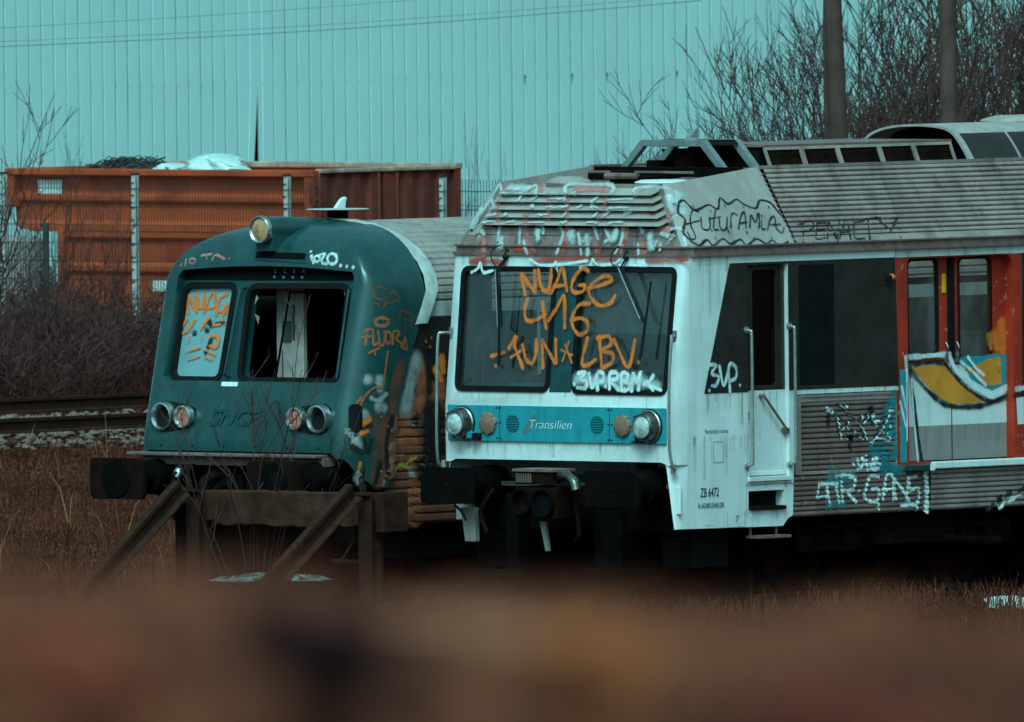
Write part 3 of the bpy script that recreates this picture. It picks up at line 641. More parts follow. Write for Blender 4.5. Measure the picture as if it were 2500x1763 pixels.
mb = MB().hexa([(-.98, -.2, .52), (-.85, -.2, .52), (-.85, -.14, .52), (-.98, -.14, .52)], [(-1.03, -.2, .83), (-.85, -.2, .83), (-.85, -.14, .83), (-1.03, -.14, .83)]); mb.build('rail_guard', M['greylow'], WT, bevel=.006)
MB().hexa([(.02, -.2, .45), (.06, -.2, .45), (.06, -.17, .45), (.02, -.17, .45)], [(-.05, -.2, .72), (.02, -.2, .72), (.02, -.17, .72), (-.05, -.17, .72)]).build('cable_end', M['greylow'], WT)
mb = MB(); mb.box(-1.35, 1.35, .25, 13.9, .95, 1.02); mb.box(-1.3, 1.3, .28, .42, .62, 1.0)
mb.box(-1.30, -.9, .3, .9, .28, .95); mb.box(.95, 1.36, .35, .8, .30, .95); mb.box(.25, .6, .2, .6, .25, .8); mb.box(-.75, -.6, .1, .25, .25, .95); mb.box(-.95, -.4, -.02, .06, .20, .26)
mb.box(-1.32, -1.25, .5, 13.9, -.15, 1.0); mb.box(-1.0, 1.0, 5.4, 5.5, -.2, 1.0); mb.box(.5, 1.28, 5.2, 8.8, .12, .92); mb.box(-.6, .6, .9, 13, .45, .95); mb.box(-1.3, -.2, 3.2, 3.3, -.25, .95); mb.box(-1.3, 1.1, 1.35, 1.42, -.2, .9)  # plates down to the ground, added to block bright ground seen beneath the body
mb.build('underframe_and_screens', M['black'], WT, bevel=.01)
mb = MB()
for a in ((2.0, 4.9), ): mb.box(1.0, 1.12, a[0], a[1], .38, .60); mb.box(1.12, 1.24, a[0]+.9, a[1]-.9, .42, .72); mb.box(-1.12, -1.0, a[0], a[1], .38, .60)
for v in (2.25, 2.6, 4.2, 4.55): mb.tube([(1.15, v, .45), (1.15, v, .75)], .05, 10)
mb.tube([(1.2, 2.2, .62), (1.2, 4.6, .56)], .03); mb.box(.6, 1.3, 6.0, 9.0, .25, .9); mb.tube([(1.25, 3.8, .45), (1.25, 4.6, .40)], .05)
mb.build('bogie_frame', M['blackr'], WT, bevel=.008)
for v in (2.3, 4.5, 11, 13):
    for s_ in (1, -1):
        MB().lathe([(0, .04), (.12, .05), (.2, .02), (.40, .03), (.44, .02), (.44, -.06), (.47, -.09), (0, -.09)], (s_*.76, v, .44), 'x', 32).build('wheel', M['blackr'], WT, smooth=40)
# lettering on the cab side
text('ZB 6472', 'lettering', .115, M['black_ink'], WT, MS(1.4465, .335, .945), .0008, .03, sx=.62)
text('St LAZARE LEVALLOIS', 'lettering', .062, M['black_ink'], WT, MS(1.4455, .30, .845), .0006, .05, sx=.58)
text('Marchandises roulante', 'lettering', .062, M['grey_ink'], WT, MS(1.4525, .395, 1.515), .0005, 0, sx=.56)
text('7', 'lettering', .09, M['grey_ink'], WT, MS(1.4435, .80, .70), .0005, .1)
mb = MB(); mb.plate(rr(.51, .645, 1.25, 1.44, .004, 1), [rr(.515, .64, 1.255, 1.435, .004, 1)], side(1.4515)); mb.plate(rr(.70, .935, .655, .83, .004, 1), [rr(.704, .931, .659, .826, .004, 1)], side(1.4515-.012)); mb.box(1.446, 1.4475, .395, .50, .683, .687); mb.build('plate_outline', M['grey_ink'], WT)
mb = MB(); mb.quad((1.4475, .938, .66), (1.4475, .942, .66), (1.4535, .972, 1.5), (1.4535, .968, 1.5)); mb.quad((1.4485, .94, 1.03), (1.4485, 1.6, 1.03), (1.4485, 1.6, 1.036), (1.4485, .94, 1.036)); mb.build('panel_seam', M['grey_ink'], WT)
# ================================================================ teal train
M['teal'] = pm('teal_train_paint', (.010, .060, .060), .27, .22, 3, (.014, .020, .019), .7, dscale=2.0, spec=.7, flake=(.10, .05, .04), flake_t=.715)
M['teal2'] = pm('recess_teal_paint', (.010, .055, .060), .4, .15, 4, (.008, .02, .02), .6)
M['reflex'] = pm('lamp_reflector', (.62, .30, .16), .35, .25, 10, (.2, .08, .05), .5)
M['redlens'] = pm('red_tail_glass', (.75, .22, .16), .15, .5, 12, spec=.7)
M['rim'] = pm('chalky_rim', (.50, .47, .45), .6, .15, 6, (.15, .10, .08), .6)
M['reflglass'] = pm('glass_painted_reflection', (.20, .36, .38), .15, .12, 3, (.13, .18, .18), .5, spec=.8, streak=False)  # opaque pale teal puts the reflected light into the pane's colour
M['sidew'] = pm('scrubbed_brown_paint', (.15, .046, .028), .6, .4, 2.5, (.04, .014, .01), .7)
M['roofrib'] = pm('sooty_ribbed_roof', (.40, .30, .27), .45, .18, 3, (.10, .06, .05), .6, metal=.1)
M['wood'] = pm('old_timber', (.06, .022, .014), .9, .4, 5, (.16, .075, .055), .5, bump=.6, bscale=25, streak=False, spec=.08)
M['oldrail'] = pm('rusty_rail', (.042, .0145, .009), .8, .35, 9, (.010, .004, .003), .5, flake=(.75, .68, .6), flake_t=.735, spec=.12)
TT = empty('teal_train', TO, -TH); tag(TT, 'dark teal old train with one windscreen pane missing, standing behind the buffer stop', 'train')
rk = lambda z: .25*max(0, z-1.4)
Rf = Matrix.Rotation(0, 4, 'X'); TK = math.atan(.25)
zeb = lambda u: 3.035-.10*(u/1.16)**2
mb = MB()
# corners, sides and dome as one grid
def colpt(k):       # plan path: side back -> corner -> front -> corner -> side back
    return k
cols = []
for v in (1.0, .67, .33, .08): cols.append((-1.40, 10+v, 1.0))
for i in range(1, 8):
    a = rad(90*i/8); cols.append((-1.16-.24*math.cos(a), .45-.45*math.sin(a), math.cos(a)))
for i in range(17): cols.append((-1.16+2.32*i/16, 0., 0.))
cols += [(-u, v, c) for u, v, c in reversed(cols[:11])]
nC = len(cols)
def shoulder(u, c): return zeb(min(1.16, abs(u)))*(1-c)+2.62*c
def bottom(u, v, c):
    if c == 0: return 1.29
    return 1.24 if c < .5 else 1.24-(c-.5)*.55
def vb(z): return .52+.12*(z-1)+.126*max(0, z-1)**2      # rear edge of the nose
def side_v(v, z, c):
    if v >= 10: q = .45+.85*rk(z); return q+(vb(z)-q)*(v-10)
    return v+rk(z)*(1-.15*c)
rowsz = 9; domen = 10
vid = {}
for k, (u, v, c) in enumerate(cols):
    zs = shoulder(u, c); zb = bottom(u, v, c)
    for r in range(rowsz+1):
        z = zb+(zs-zb)*r/rowsz; vid[k, r] = len(mb.v); mb.v.append((u, side_v(v, z, c), z))
    po = Vector((u, side_v(v, zs, c), zs))
    vv = 1.25
    cu = u*.30; pi_ = Vector((cu, max(vv, 1.25), 0)); zr = 2.65+.75*math.sqrt(max(0, 1-(cu/1.4)**2))
    for r in range(1, domen+1):
        t = math.pi/2*r/domen
        p = pi_+(po-pi_)*math.cos(t); z = zs+(zr-zs)*math.sin(t)
        vid[k, rowsz+r] = len(mb.v); mb.v.append((p.x, p.y, z))
for k in range(nC-1):
    front = cols[k][2] == 0 and cols[k+1][2] == 0
    for r in range(rowsz+domen):
        if front and r < rowsz: continue
        mb.f.append((vid[k, r], vid[k+1, r], vid[k+1, r+1], vid[k, r+1]))
mb.f.append(tuple(vid[k, rowsz+domen] for k in range(nC)))
tf = lambda d=0: (lambda u, z: (u, rk(z)+d, z))
# front sheet with the recessed windscreen bay (split at the knee z=1.4)
bay = [(-1.10, 1.97), (-1.06, 1.93), (1.10, 1.93), (1.14, 1.97), (1.125, 2.90), (1.09, 2.945)]+[(u, 2.99-.05*(u/1.1)**2) for u in (.8, .4, 0, -.4, -.8)]+[(-1.06, 2.945), (-1.11, 2.89)]
topc = [(-1.16+2.32*i/16, zeb(-1.16+2.32*i/16)) for i in range(16, -1, -1)]
mb.plate([(-1.16, 1.4), (1.16, 1.4)]+topc, [bay], tf(), rfn=lambda u, z: (u, rk(z)+.10, z))
mb.plate([(-1.16, 1.29), (1.16, 1.29), (1.16, 1.4), (-1.16, 1.4)], [], tf())
nose = mb.build('nose_shell', M['teal'], TT, smooth=38, merge=True)
mb = MB()
d = .10
w1 = rq((-1.09, 2.80), (-.455, 2.81), (-.465, 1.945), (-1.075, 1.945), .09); w2 = rq((-.27, 2.80), (.985, 2.81), (1.03, 1.945), (-.215, 1.945), .10)
mb.plate([(-1.15, 1.90), (1.17, 1.90), (1.17, 3.01), (-1.15, 3.01)], [w1, w2], tf(d), rfn=lambda u, z: (u, rk(z)+d+.12, z))
bayp = mb.build('windscreen_bay', M['teal2'], TT, smooth=30)
MB().plate([(-1.12, 2.855), (1.14, 2.865)]+[(u, 3.0-.05*(u/1.1)**2) for u in (1.12, .8, .4, 0, -.4, -.8, -1.1)], [], tf(d-.012)).build('indicator_band', M['void'], TT, fix=False)
for p, nm in ((w1, 'gasket'), (w2, 'gasket')):
    MB().plate(inset(p, -.03), [inset(p, .022)], tf(d-.014), rfn=lambda u, z: (u, rk(z)+d+.03, z)).add([(q[0], rk(q[1])+d-.014, q[1]) for q in inset(p, -.03)]+[(q[0], rk(q[1])+d, q[1]) for q in inset(p, -.03)], [(i, (i+1) % len(p), len(p)+(i+1) % len(p), len(p)+i) for i in range(len(p))]).build('gasket', M['rubber'], TT, smooth=30)
pane = MB().plate(inset(w1, .01), [], tf(d+.03)).build('windscreen', M['reflglass'], TT, fix=False)
# inside of the cab behind the missing pane
mb = MB(); mb.box(-1.3, 1.3, .55, .56, 1.0, 1.9) ; mb.quad((-1.25, 1.6, 1.2), (1.25, 1.6, 1.2), (1.0, 1.6, 2.95), (-1.0, 1.6, 2.95)); mb.quad((-1.3, .55, 1.2), (-1.3, 1.6, 1.2), (-1.3, 1.6, 2.75), (-1.3, .9, 2.75)); mb.quad((1.3, .55, 1.2), (1.3, 1.6, 1.2), (1.3, 1.6, 2.75), (1.3, .9, 2.75)); mb.box(-1.25, 1.25, .5, 1.6, 1.80, 1.86); mb.quad((-1.05, .62, 2.92), (1.05, .62, 2.92), (1.05, 1.6, 2.92), (-1.05, 1.6, 2.92))
mb.build('cab_interior', M['void'], TT, fix=False)
pn = MB().box(-.27, .075, .80, .84, 1.87, 2.80).build('partition', pm('partition_grey', (.5, .40, .37), .7, .25, 3, (.2, .14, .12), .6), TT)
mb = MB(); mb.box(-.19, -.08, .785, .80, 2.28, 2.47); mb.box(-.06, -.035, .785, .80, 2.30, 2.62); mb.box(-.20, -.19, .79, .80, 1.9, 2.2); mb.build('notice', M['intdark'], pn)
mb = MB(); mb.box(-.15, .98, rk(1.95)+.16, rk(1.95)+.42, 1.90, 1.96); mb.build('driver_desk', M['blackr'], TT, bevel=.01)
mb = MB(); mb.tube([(-.12, .62, 1.95), (-.02, .72, 2.74), (.95, .72, 2.76)], .012, 6); mb.build('wiring', M['blackr'], TT)
rng = random.Random(4)
mb = MB()
for (u, z) in ((-.2, 2.72), (.93, 2.72), (.98, 2.6), (-.19, 2.55), (.9, 2.76)):
    mb.quad((u, rk(z)+d+.03, z), (u+rng.uniform(-.06, .06), rk(z)+d+.03, z-.1), (u+rng.uniform(.02, .08), rk(z)+d+.03, z-.03))
mb.build('broken_glass', M['intgrey'], TT, fix=False)
# eyebrow slit, indicator letters, number plate
MB().prism(rr(-.17, .50, 3.035, 3.135, .01, 1), lambda p, q, t: (p, rk(q)+t, q-.02*(p/.5)), -.012, .10).build('slit_frame', M['teal2'], TT, bevel=.006)
MB().quad((-.145, rk(3.06)-.015, 3.062), (.475, rk(3.06)-.015, 3.055), (.475, rk(3.11)-.015, 3.112), (-.145, rk(3.11)-.015, 3.119)).build('slit', M['void'], TT, fix=False)
for i, ch in enumerate('ECBA'):
    u = .02+i*.118
    text(ch, 'lettering', .07, M['grey_ink'], TT, MF(u, rk(2.93)+d-.016, 2.925, TK), .0005, sx=.8)
    MB().lathe([(0, -.012), (.012, -.01), (.014, 0)], (u+.015, rk(2.89)+d-.012, 2.885), n=10).build('indicator_lamp', M['grey_ink'], TT)
MB().prism(rr(-.335, -.13, 1.885, 1.925, .004, 1), lambda p, q, t: (p, rk(q)+t, q), -.006, 0).build('number_plate', M['white_ink'], TT)
# handrail bars beside the panes
for u0, u1, z0, z1, g in ((-.315, -.345, 2.79, 1.97, 0), (1.06, 1.085, 2.80, 1.95, 0), (-1.135, -1.12, 2.80, 2.0, 0)):
    P = [(u0, rk(z0)+d, z0), (u0-.01, rk(z0)+d-.06, z0-.02), (u0+(u1-u0)*.1, rk(z0-.1)+d-.075, z0-.1), (u0+(u1-u0)*.9, rk(z1+.1)+d-.075, z1+.1), (u1-.01, rk(z1)+d-.06, z1+.02), (u1, rk(z1)+d, z1)]
    MB().tube(smooth_path(P, 4), .014, 8).build('grab_bar', M['teal2'], TT, smooth=50)
# upper headlight with its tapering housing
hl = MB().lathe([(.118, -.02), (.128, -.03), (.128, .02), (.12, .06), (.115, .3), (.095, .7), (.05, 1.0), (0, 1.05)], (0, .335, 3.325), n=28)
hl.box(-.10, .10, .36, .8, 3.13, 3.30)
h = hl.build('roof_headlight', M['teal'], TT, smooth=40)
MB().lathe([(.100, -.03), (.118, -.045), (.130, -.03), (.131, .0)], (0, .335, 3.325), n=32).build('rim', M['chrome'], h, smooth=50)
MB().lathe([(0, -.05), (.05, -.045), (.09, -.035), (.112, -.022)], (0, .335, 3.325), n=28).build('lens', M['reflex'], h, smooth=180)
# lamp clusters
for s_ in (-1, 1):
    pod = [(s_*u, z) for u, z in ((1.125, 1.60), (1.10, 1.70), (1.02, 1.74), (.9, 1.735), (.72, 1.71), (.62, 1.68), (.605, 1.60), (.62, 1.53), (.72, 1.49), (.9, 1.465), (1.02, 1.46), (1.10, 1.50))]
    MB().prism(pod, lambda p, q, t: (p, t+rk(q), q), -.015, .01).build('lamp_bezel', M['rubber'], TT, bevel=.006)
    u = s_*.99
    h = MB().lathe([(.098, -.02), (.115, -.05), (.130, -.045), (.136, -.01), (.136, .03)], (u, .03, 1.60), n=36).lathe([(.100, -.03), (.097, .10)], (u, .03, 1.6), n=28).build('headlight', M['chrome'], TT, smooth=45)
    MB().lathe([(0, .17), (.05, .15), (.085, .09), (.10, .0)], (u, .03, 1.60), n=28).build('reflector', M['reflex'], h, smooth=180)
    u = s_*.715
    h = MB().lathe([(.082, -.02), (.095, -.045), (.106, -.04), (.110, .02)], (u, .02, 1.60), n=32).build('tail_lamp', M['chrome'], TT, smooth=45)
    MB().lathe([(0, -.03), (.045, -.026), (.084, -.01)], (u, .015, 1.60), n=28).build('lens', M['redlens'], h, smooth=180)
mb = MB()
for u in (-.56, .585): mb.quad((u-.002, -.002, 1.30), (u+.002, -.002, 1.30), (u+.002, rk(1.44)-.002, 1.44), (u-.002, rk(1.44)-.002, 1.44))
for u in (-1.0, -.6, -.2, .2, .6, 1.0): mb.lathe([(0, -.008), (.009, -.006), (.011, 0)], (u, 0, 1.335), n=8)
mb.build('rivets', M['rubber'], TT, fix=False)
text('SNCF', 'lettering', .215, M['darkteal'], TT, MF(-.42, -.002+rk(1.55), 1.525, TK*.8), .012, .42, sx=1.12, offset=.006)
vt = MB().prism(rr(-.055, .055, 1.47, 1.74, .05, 4), lambda p, q, t: (1.325+p*.6, t+.155+p*.75, q), -.012, .02).build('side_slot', M['rubber'], TT)
# rim behind the nose, body, roof
def arcp(u_w, zsh, zr, n=18, full=True):
    return [(u_w*math.cos(a), zsh+(zr-zsh)*math.sin(a)) for a in (math.pi*i/n for i in range(n+1))]
mb = MB(); A_ = [(1.405, 2.45)]+arcp(1.405, 2.63, 3.405)+[(-1.405, 2.45)]; k = len(A_)
def rimv(z): return (vb(z) if z < 2.7 else vb(2.7)+(1.26-vb(2.7))*smst_((z-2.7)/.7))-.02
def smst_(t): return min(1, max(0, t))**.6
mb.add([(p[0]*s_, rimv(p[1])+v, p[1]+dz) for (v, s_, dz) in ((-.05, 1.0, 0), (.0, 1.012, .008), (.10, 1.012, .008), (.11, .97, -.02)) for p in A_], [(r*k+i, r*k+i+1, (r+1)*k+i+1, (r+1)*k+i) for r in range(3) for i in range(k-1)])
mb.build('nose_rim', M['rim'], TT, smooth=50)
mb = MB(); pr = []
nr = 34
for i in range(nr):
    for f, h in ((0, -.016), (.25, 0), (.8, 0), (1.0, -.016)):
        a = math.pi*(i+f)/nr; pr.append(((1.36+h)*math.cos(a), 2.66+(.72+h)*math.sin(a)))
k = len(pr); mb.add([(p[0], v, p[1]) for v in (1.2, 16) for p in pr], [(i, i+1, k+i+1, k+i) for i in range(k-1)])
mb.build('ribbed_roof', M['roofrib'], TT, fix=False)
for s_ in (1, -1):
    X = 1.37
    MB().quad((s_*X, 1.0, 2.52), (s_*X, 16, 2.52), (s_*X, 16, 2.66), (s_*X, 1.0, 2.66)).build('cantrail', M['rim'], TT, fix=False)
    MB().quad((s_*X, .6, 1.72), (s_*X, 16, 1.72), (s_*X, 16, 2.52), (s_*X, .6, 2.52)).build('window_band', M['blackband'], TT, fix=False)
    mb = MB(); ribs(mb, .5, 16, (X-.01, .62), (X, 1.72), 14, .014)
    if s_ < 0: mb.v = [(-x, y, z) for x, y, z in mb.v]
    o = mb.build('ribbed_side', M['sidew'], TT, fix=False)
    if s_ > 0: tside = o
MB().quad((-1.37, 15.9, .6), (1.37, 15.9, .6), (1.37, 15.9, 3.2), (-1.37, 15.9, 3.2)).build('end_wall', M['void'], TT)
fo = rr(1.62, 2.6, 1.85, 2.58, .10)
MB().plate(fo, [inset(fo, .035)], side(1.385), rfn=lambda v, z: (1.37, v, z)).build('window_frame', M['rim'], TT)
MB().plate(inset(fo, .03), [], side(1.376)).build('window', M['glassk'], TT, fix=False)
MB().box(1.37, 1.385, 1.43, 1.60, 1.55, 1.72).build('latch_plate', M['blackr'], TT)
# antenna on a plate on the roof
tb = MB().box(-.07, .07, 1.28, 1.42, 3.36, 3.49).build('antenna_post', M['black'], TT, bevel=.006)
MB().lathe([(0, .010), (.285, .004), (.295, 0), (.285, -.006), (0, -.008)], (0, 1.35, 3.492), 'z', 40).build('antenna_disc', M['rim'], TT, smooth=30)
an = [(-.09, 0), (.13, 0), (.14, .09), (.17, .145), (.13, .165), (.06, .14), (-.02, .07)]
MB().prism(an, lambda a, b, t: (t, 1.36+a*.62, 3.497+b*.66), -.02, .02).build('antenna', M['white'], TT, bevel=.008)
# sole bar, buffers, coupling
mb = MB(); mb.box(-1.30, 1.10, -.16, .15, 1.245, 1.275); mb.box(-1.2, 1.12, -.05, .2, 1.16, 1.245); mb.build('foot_plate', M['alud'], TT, bevel=.008)
mb = MB(); mb.box(-1.15, 1.15, .10, .25, .78, 1.25); mb.box(-1.25, 1.25, .3, 15.8, .72, 1.0); mb.box(-1.25, -.9, .5, 3, .3, .8); mb.box(.9, 1.25, .6, 3, .3, .8); mb.box(-.9, .9, .4, .5, .35, .8); mb.box(.95, 1.2, .25, .55, .45, .8); mb.box(-1.3, 1.3, 2.2, 2.3, -.25, .8); mb.box(-1.3, 1.3, 4.6, 4.7, -.25, .8); mb.box(-1.32, -1.26, .5, 15, -.2, .8); mb.build('underframe_and_screens', M['black'], TT, bevel=.01)  # plates reaching the ground are added to hide the bright gap between the wheels
for s_ in (-1, 1):
    b = MB().prism(rr(-.34, .34, -.19, .19, .06), lambda p, q, t: (s_*1.0+p, t, 1.045+q), -.60, -.55).build('buffer', M['blackr'], TT, bevel=.01)
    MB().tube([(s_*1.0, -.55, 1.045), (s_*1.0, -.2, 1.045), (s_*1.0, -.19, 1.045), (s_*1.0, .12, 1.045)], [.11, .11, .16, .18], 18).build('shank', M['black'], b, smooth=40)
    MB().lathe([(0, -.012), (.17, -.010), (.185, 0)], (s_*1.0, -.60, 1.045), n=28).build('wear_disc', M['black'], b, smooth=30)
mb = MB(); mb.tube(smooth_path([(-.05, .1, 1.0), (-.05, -.2, .98), (-.05, -.32, .85), (-.05, -.3, .68)], 5), .035); mb.box(-.18, .08, -.05, .12, .9, 1.08); mb.build('coupling_hook', M['black'], TT, bevel=.004)
mb = MB(); mb.tube(smooth_path([(-.52, .05, 1.16), (-.57, -.22, 1.10), (-.60, -.25, .98), (-.6, -.2, .86)], 5), .03, 10); mb.build('brake_hose', M['blackr'], TT, smooth=50)
MB().tube([(-.572, -.20, 1.12), (-.585, -.24, 1.05)], .042, 12).build('hose_clamp', M['chrome'], TT, smooth=40)
mb = MB(); mb.tube(smooth_path([(-.25, .05, 1.1), (-.3, -.15, 1.02), (-.3, -.15, .9)], 5), .05); mb.box(-.45, -.18, .0, .12, .95, 1.15); mb.build('heating_coupler', M['blackr'], TT)
for v in (1.2, 3.6, 11, 13.4):
    for s_ in (1, -1): MB().lathe([(0, .04), (.12, .05), (.2, .02), (.40, .03), (.44, .02), (.44, -.06), (.47, -.09), (0, -.09)], (s_*.76, v, .44), 'x', 28).build('wheel', M['blackr'], TT, smooth=40)
# ================================================================ buffer stop
def railbar(mb, a, b, s=1.0, up=(0, 0, 1)):
    a, b = Vector(a), Vector(b); t = (b-a).normalized(); x = t.cross(Vector(up)).normalized(); y = x.cross(t)
    pr = [(-.065, 0), (.065, 0), (.065, .012), (.012, .03), (.012, .105), (.036, .118), (.036, .15), (-.036, .15), (-.036, .118), (-.012, .105), (-.012, .03), (-.065, .012)]
    n = len(pr); V = [p+x*q[0]*s+y*q[1]*s for p in (a, b) for q in pr]
    return mb.add(V, [(i, (i+1) % n, n+(i+1) % n, n+i) for i in range(n)]+[tuple(range(n)), tuple(reversed(range(n, 2*n)))])
BS = empty('buffer_stop', tuple(Vector(TO)+Vector((math.sin(TH), math.cos(TH), 0))*-1.05+Vector((math.cos(TH), -math.sin(TH), 0))*1.47), -TH); tag(BS, 'old buffer stop of bent rails with a worn timber beam across it', 'buffer stop')
for u in (-1.07, 1.10):
    mb = MB(); railbar(mb, (u, 0, -.5), (u, 0, .97), 1.25, (0, 1, 0)); mb.build('post', M['oldrail'], BS)
    mb = MB(); railbar(mb, (u-.04, -.06, .93), (u-.04, -1.5, -.12), 1.15, (0, 0, 1)); mb.build('strut', M['oldrail'], BS)
    MB().box(u-.09, u+.08, -.04, .05, .955, .985).build('post_cap', M['oldrail'], BS, bevel=.006)
mb = MB()
r2 = random.Random(8)
n = 30
for i in range(n+1):
    u = -1.0+2.20*i/n; wv = .03*math.sin(i*.9)*r2.random(); lo_ = .66+(.05 if i < 4 or i > 24 else 0)*r2.random()+.03*r2.random()-.02
    mb.v += [(u, .10, lo_), (u, .10, .965+.012*r2.random()), (u, .36, .965+.012*r2.random()), (u, .36, lo_)]
mb.f = [(4*i+j, 4*i+(j+1) % 4, 4*i+4+(j+1) % 4, 4*i+4+j) for i in range(n) for j in range(4)]+[(0, 1, 2, 3), (4*n+3, 4*n+2, 4*n+1, 4*n)]
mb.build('timber_beam', M['wood'], BS, bevel=.015)
mb = MB(); mb.box(1.16, 1.27, .07, .40, .62, .985); mb.build('beam_end_band', M['oldrail'], BS, bevel=.01)
mb = MB(); mb.box(1.06, 1.10, -.02, .03, .98, 1.06); mb.tube([(1.08, .0, 1.05), (1.10, .0, 1.22)], .014, 6); mb.tube([(1.05, .0, 1.02), (1.045, .0, 1.12), (1.07, 0, 1.13)], .012, 6); mb.build('lamp_bracket', M['oldrail'], BS)
mb = MB(); mb.box(.48, 1.0, .2, .26, .33, .36); mb.tube([(.62, .2, .36), (.70, .3, .55)], .012, 6); mb.build('loose_bar', M['oldrail'], BS)
# ================================================================ ground, tracks, surroundings
def sp(P): return P[0]*math.cos(TH)-P[1]*math.sin(TH), P[0]*math.sin(TH)+P[1]*math.cos(TH)   # (across, along) the tracks
S0, A0 = sp(WO)
def smst(x, a, b):
    t = min(1, max(0, (x-a)/(b-a))); return t*t*(3-2*t)
def gz(x, y):
    s, a = sp((x, y)); ds = s-S0; da = a-A0
    n = .05*math.sin(x*2.1+y*.7)+.04*math.sin(x*.9-y*1.3+1)
    z = -.28
    z += .28*max(smst(-da, 1.7, 3.2), smst(ds, 2.1, 3.4))*(1-.0*n)          # lip in front of and beside the trains
    back = -ds-4-1.9
    z += .62*smst(back, .5, 14)+.95*smst(back, 16, 34)
    z += .22*smst(-da, 1.4, 3.0)*smst(-ds, 3, 6)
    if y < 150:
        bank = 6.80-.0562*(y-24) if y > 24 else max(6.3, 6.80-.024*(24-y))
        z = max(z, bank) if y < 145 else z
    return z+n*.6
def grid(x0, x1, nx, y0, y1, ny, fz):
    mb = MB(); xs = [x0+(x1-x0)*i/nx for i in range(nx+1)]; ys = [y0+(y1-y0)*i/ny for i in range(ny+1)]
    mb.v = [(x, y, fz(x, y)) for y in ys for x in xs]
    mb.f = [(j*(nx+1)+i, j*(nx+1)+i+1, (j+1)*(nx+1)+i+1, (j+1)*(nx+1)+i) for j in range(ny) for i in range(nx)]
    return mb
M['ground'] = pm('winter_earth', (.085, .022, .013), .95, .4, 1.2, (.03, .009, .006), .6, streak=False, bump=.8, bscale=14, spec=.0)
mb = MB(); ys = [-400, -60, 0, 10, 16, 20, 22, 24, 26, 28, 30, 35, 40, 50, 60, 80, 100, 120, 140, 150, 160, 170, 178]+[180+i*.5 for i in range(150)]+[256, 262, 275, 300, 400, 900, 2500]
xs = [-1500, -300, -80, -40, -20, -14]+[-10+i*.5 for i in range(41)]+[14, 20, 40, 80, 300, 1500]
mb.v = [(x, y, gz(x, y)) for y in ys for x in xs]; nx = len(xs)
mb.f = [(j*nx+i, j*nx+i+1, (j+1)*nx+i+1, (j+1)*nx+i) for j in range(len(ys)-1) for i in range(nx-1)]
tag(mb.build('ground', M['ground'], smooth=180), kind='structure')
def grassmat(name, c1, c2, c3, scale=3., st=None, a=.35, b_=.65):
    m, nt, b = nodes(name); tc = N(nt, 'ShaderNodeTexCoord').outputs['Object']
    n1 = noise(nt, tc, scale, st, 2 if st else 3); n2 = noise(nt, tc, 40, None, 2)
    c = mixc(nt, ramp(nt, n1, a, b_), c1, c2); c = mixc(nt, ramp(nt, n2, .45, .75), c, c3)
    nt.links.new(c, b.inputs['Base Color']); b.inputs['Roughness'].default_value = .85; b.inputs['Specular IOR Level'].default_value = .0
    return m
M['grass'] = grassmat('dry_grass', (.034, .0095, .0065), (.14, .034, .020), (.30, .095, .060), .8)
M['grassn'] = grassmat('near_dry_grass', (.035, .008, .008), (.42, .112, .060), (.34, .105, .070), 3.6, (1, .5, 1.5), .44, .56)
M['twig'] = pm('bare_twig_bark', (.078, .026, .023), .85, .3, 4)
M['twigb'] = pm('dark_bramble_bark', (.085, .026, .022), .85, .35, 4)
def blades(name, mat, n, place, hmin, hmax, wd, seed, lean=.5, cap=None):
    r = random.Random(seed); mb = MB()
    for _ in range(n):
        q = place(r)
        if q is None: continue
        x, y = q; z = gz(x, y)-.03; h = r.uniform(hmin, hmax)*(r.random()*.5+.6)
        if cap: h = min(h, max(.04, cap(x, y, r)-z))
        a = r.uniform(0, 6.283); l = h*lean*r.random(); dx, dy = math.cos(a)*l, math.sin(a)*l
        b = r.uniform(0, 6.283); wx, wy = math.cos(b)*wd, math.sin(b)*wd
        o = len(mb.v)
        mb.v += [(x-wx, y-wy, z), (x+wx, y+wy, z), (x-wx*.8+dx*.35, y-wy*.8+dy*.35, z+h*.6), (x+wx*.8+dx*.35, y+wy*.8+dy*.35, z+h*.6), (x+dx, y+dy, z+h*.95)]
        mb.f += [(o, o+1, o+3, o+2), (o+2, o+3, o+4)]
    return mb.build(name, mat, fix=False)
def clump(r, x, y): return .5+.5*math.sin(x*3.1+1.3*math.sin(y*1.7))*math.cos(y*2.3+x) > r.random()*.8
def pl_front(r):
    x = r.uniform(-6, 7); y = r.uniform(186, 203); s, a = sp((x, y)); ds, da = s-S0, a-A0
    if da > -1.6 and -6 < ds < 2.1: return None
    return (x, y) if clump(r, x, y) else None
tag(blades('dry_grass', M['grass'], 30000, pl_front, .10, .34, .006, 1), 'short dry winter grass on the verge in front of the trains', 'grass', kind='stuff')
def pl_stalk(r):
    y = r.uniform(206, 240); x = r.uniform(-6.3, -1.5+(y-205)*.05); s, a = sp((x, y))
    return None if s-S0 > -5.9 or math.sin(x*2+y) < -.2 else (x, y)
def pl_left(r):
    y = r.uniform(205, 246); x = r.uniform(-6.5, -1.5+(y-205)*.05); s, a = sp((x, y)); ds = s-S0
    if ds > -5.9: return None
    if -27.5 < ds < -24.6: return None
    return (x, y) if clump(r, x, y) or r.random() < .4 else None
tag(blades('rough_grass', M['grass'], 30000, pl_left, .08, .36, .006, 2, 1.0), 'tall brown dead grass on the slope left of the teal train', 'grass', kind='stuff')
tag(blades('tall_stalks', grassmat('pale_stalk', (.25, .075, .045), (.36, .13, .08), (.42, .17, .11), 2.), 260, pl_stalk, .3, .75, .005, 14, .8), 'scattered taller pale dead stalks on the slope left of the teal train', 'stalks', kind='stuff')
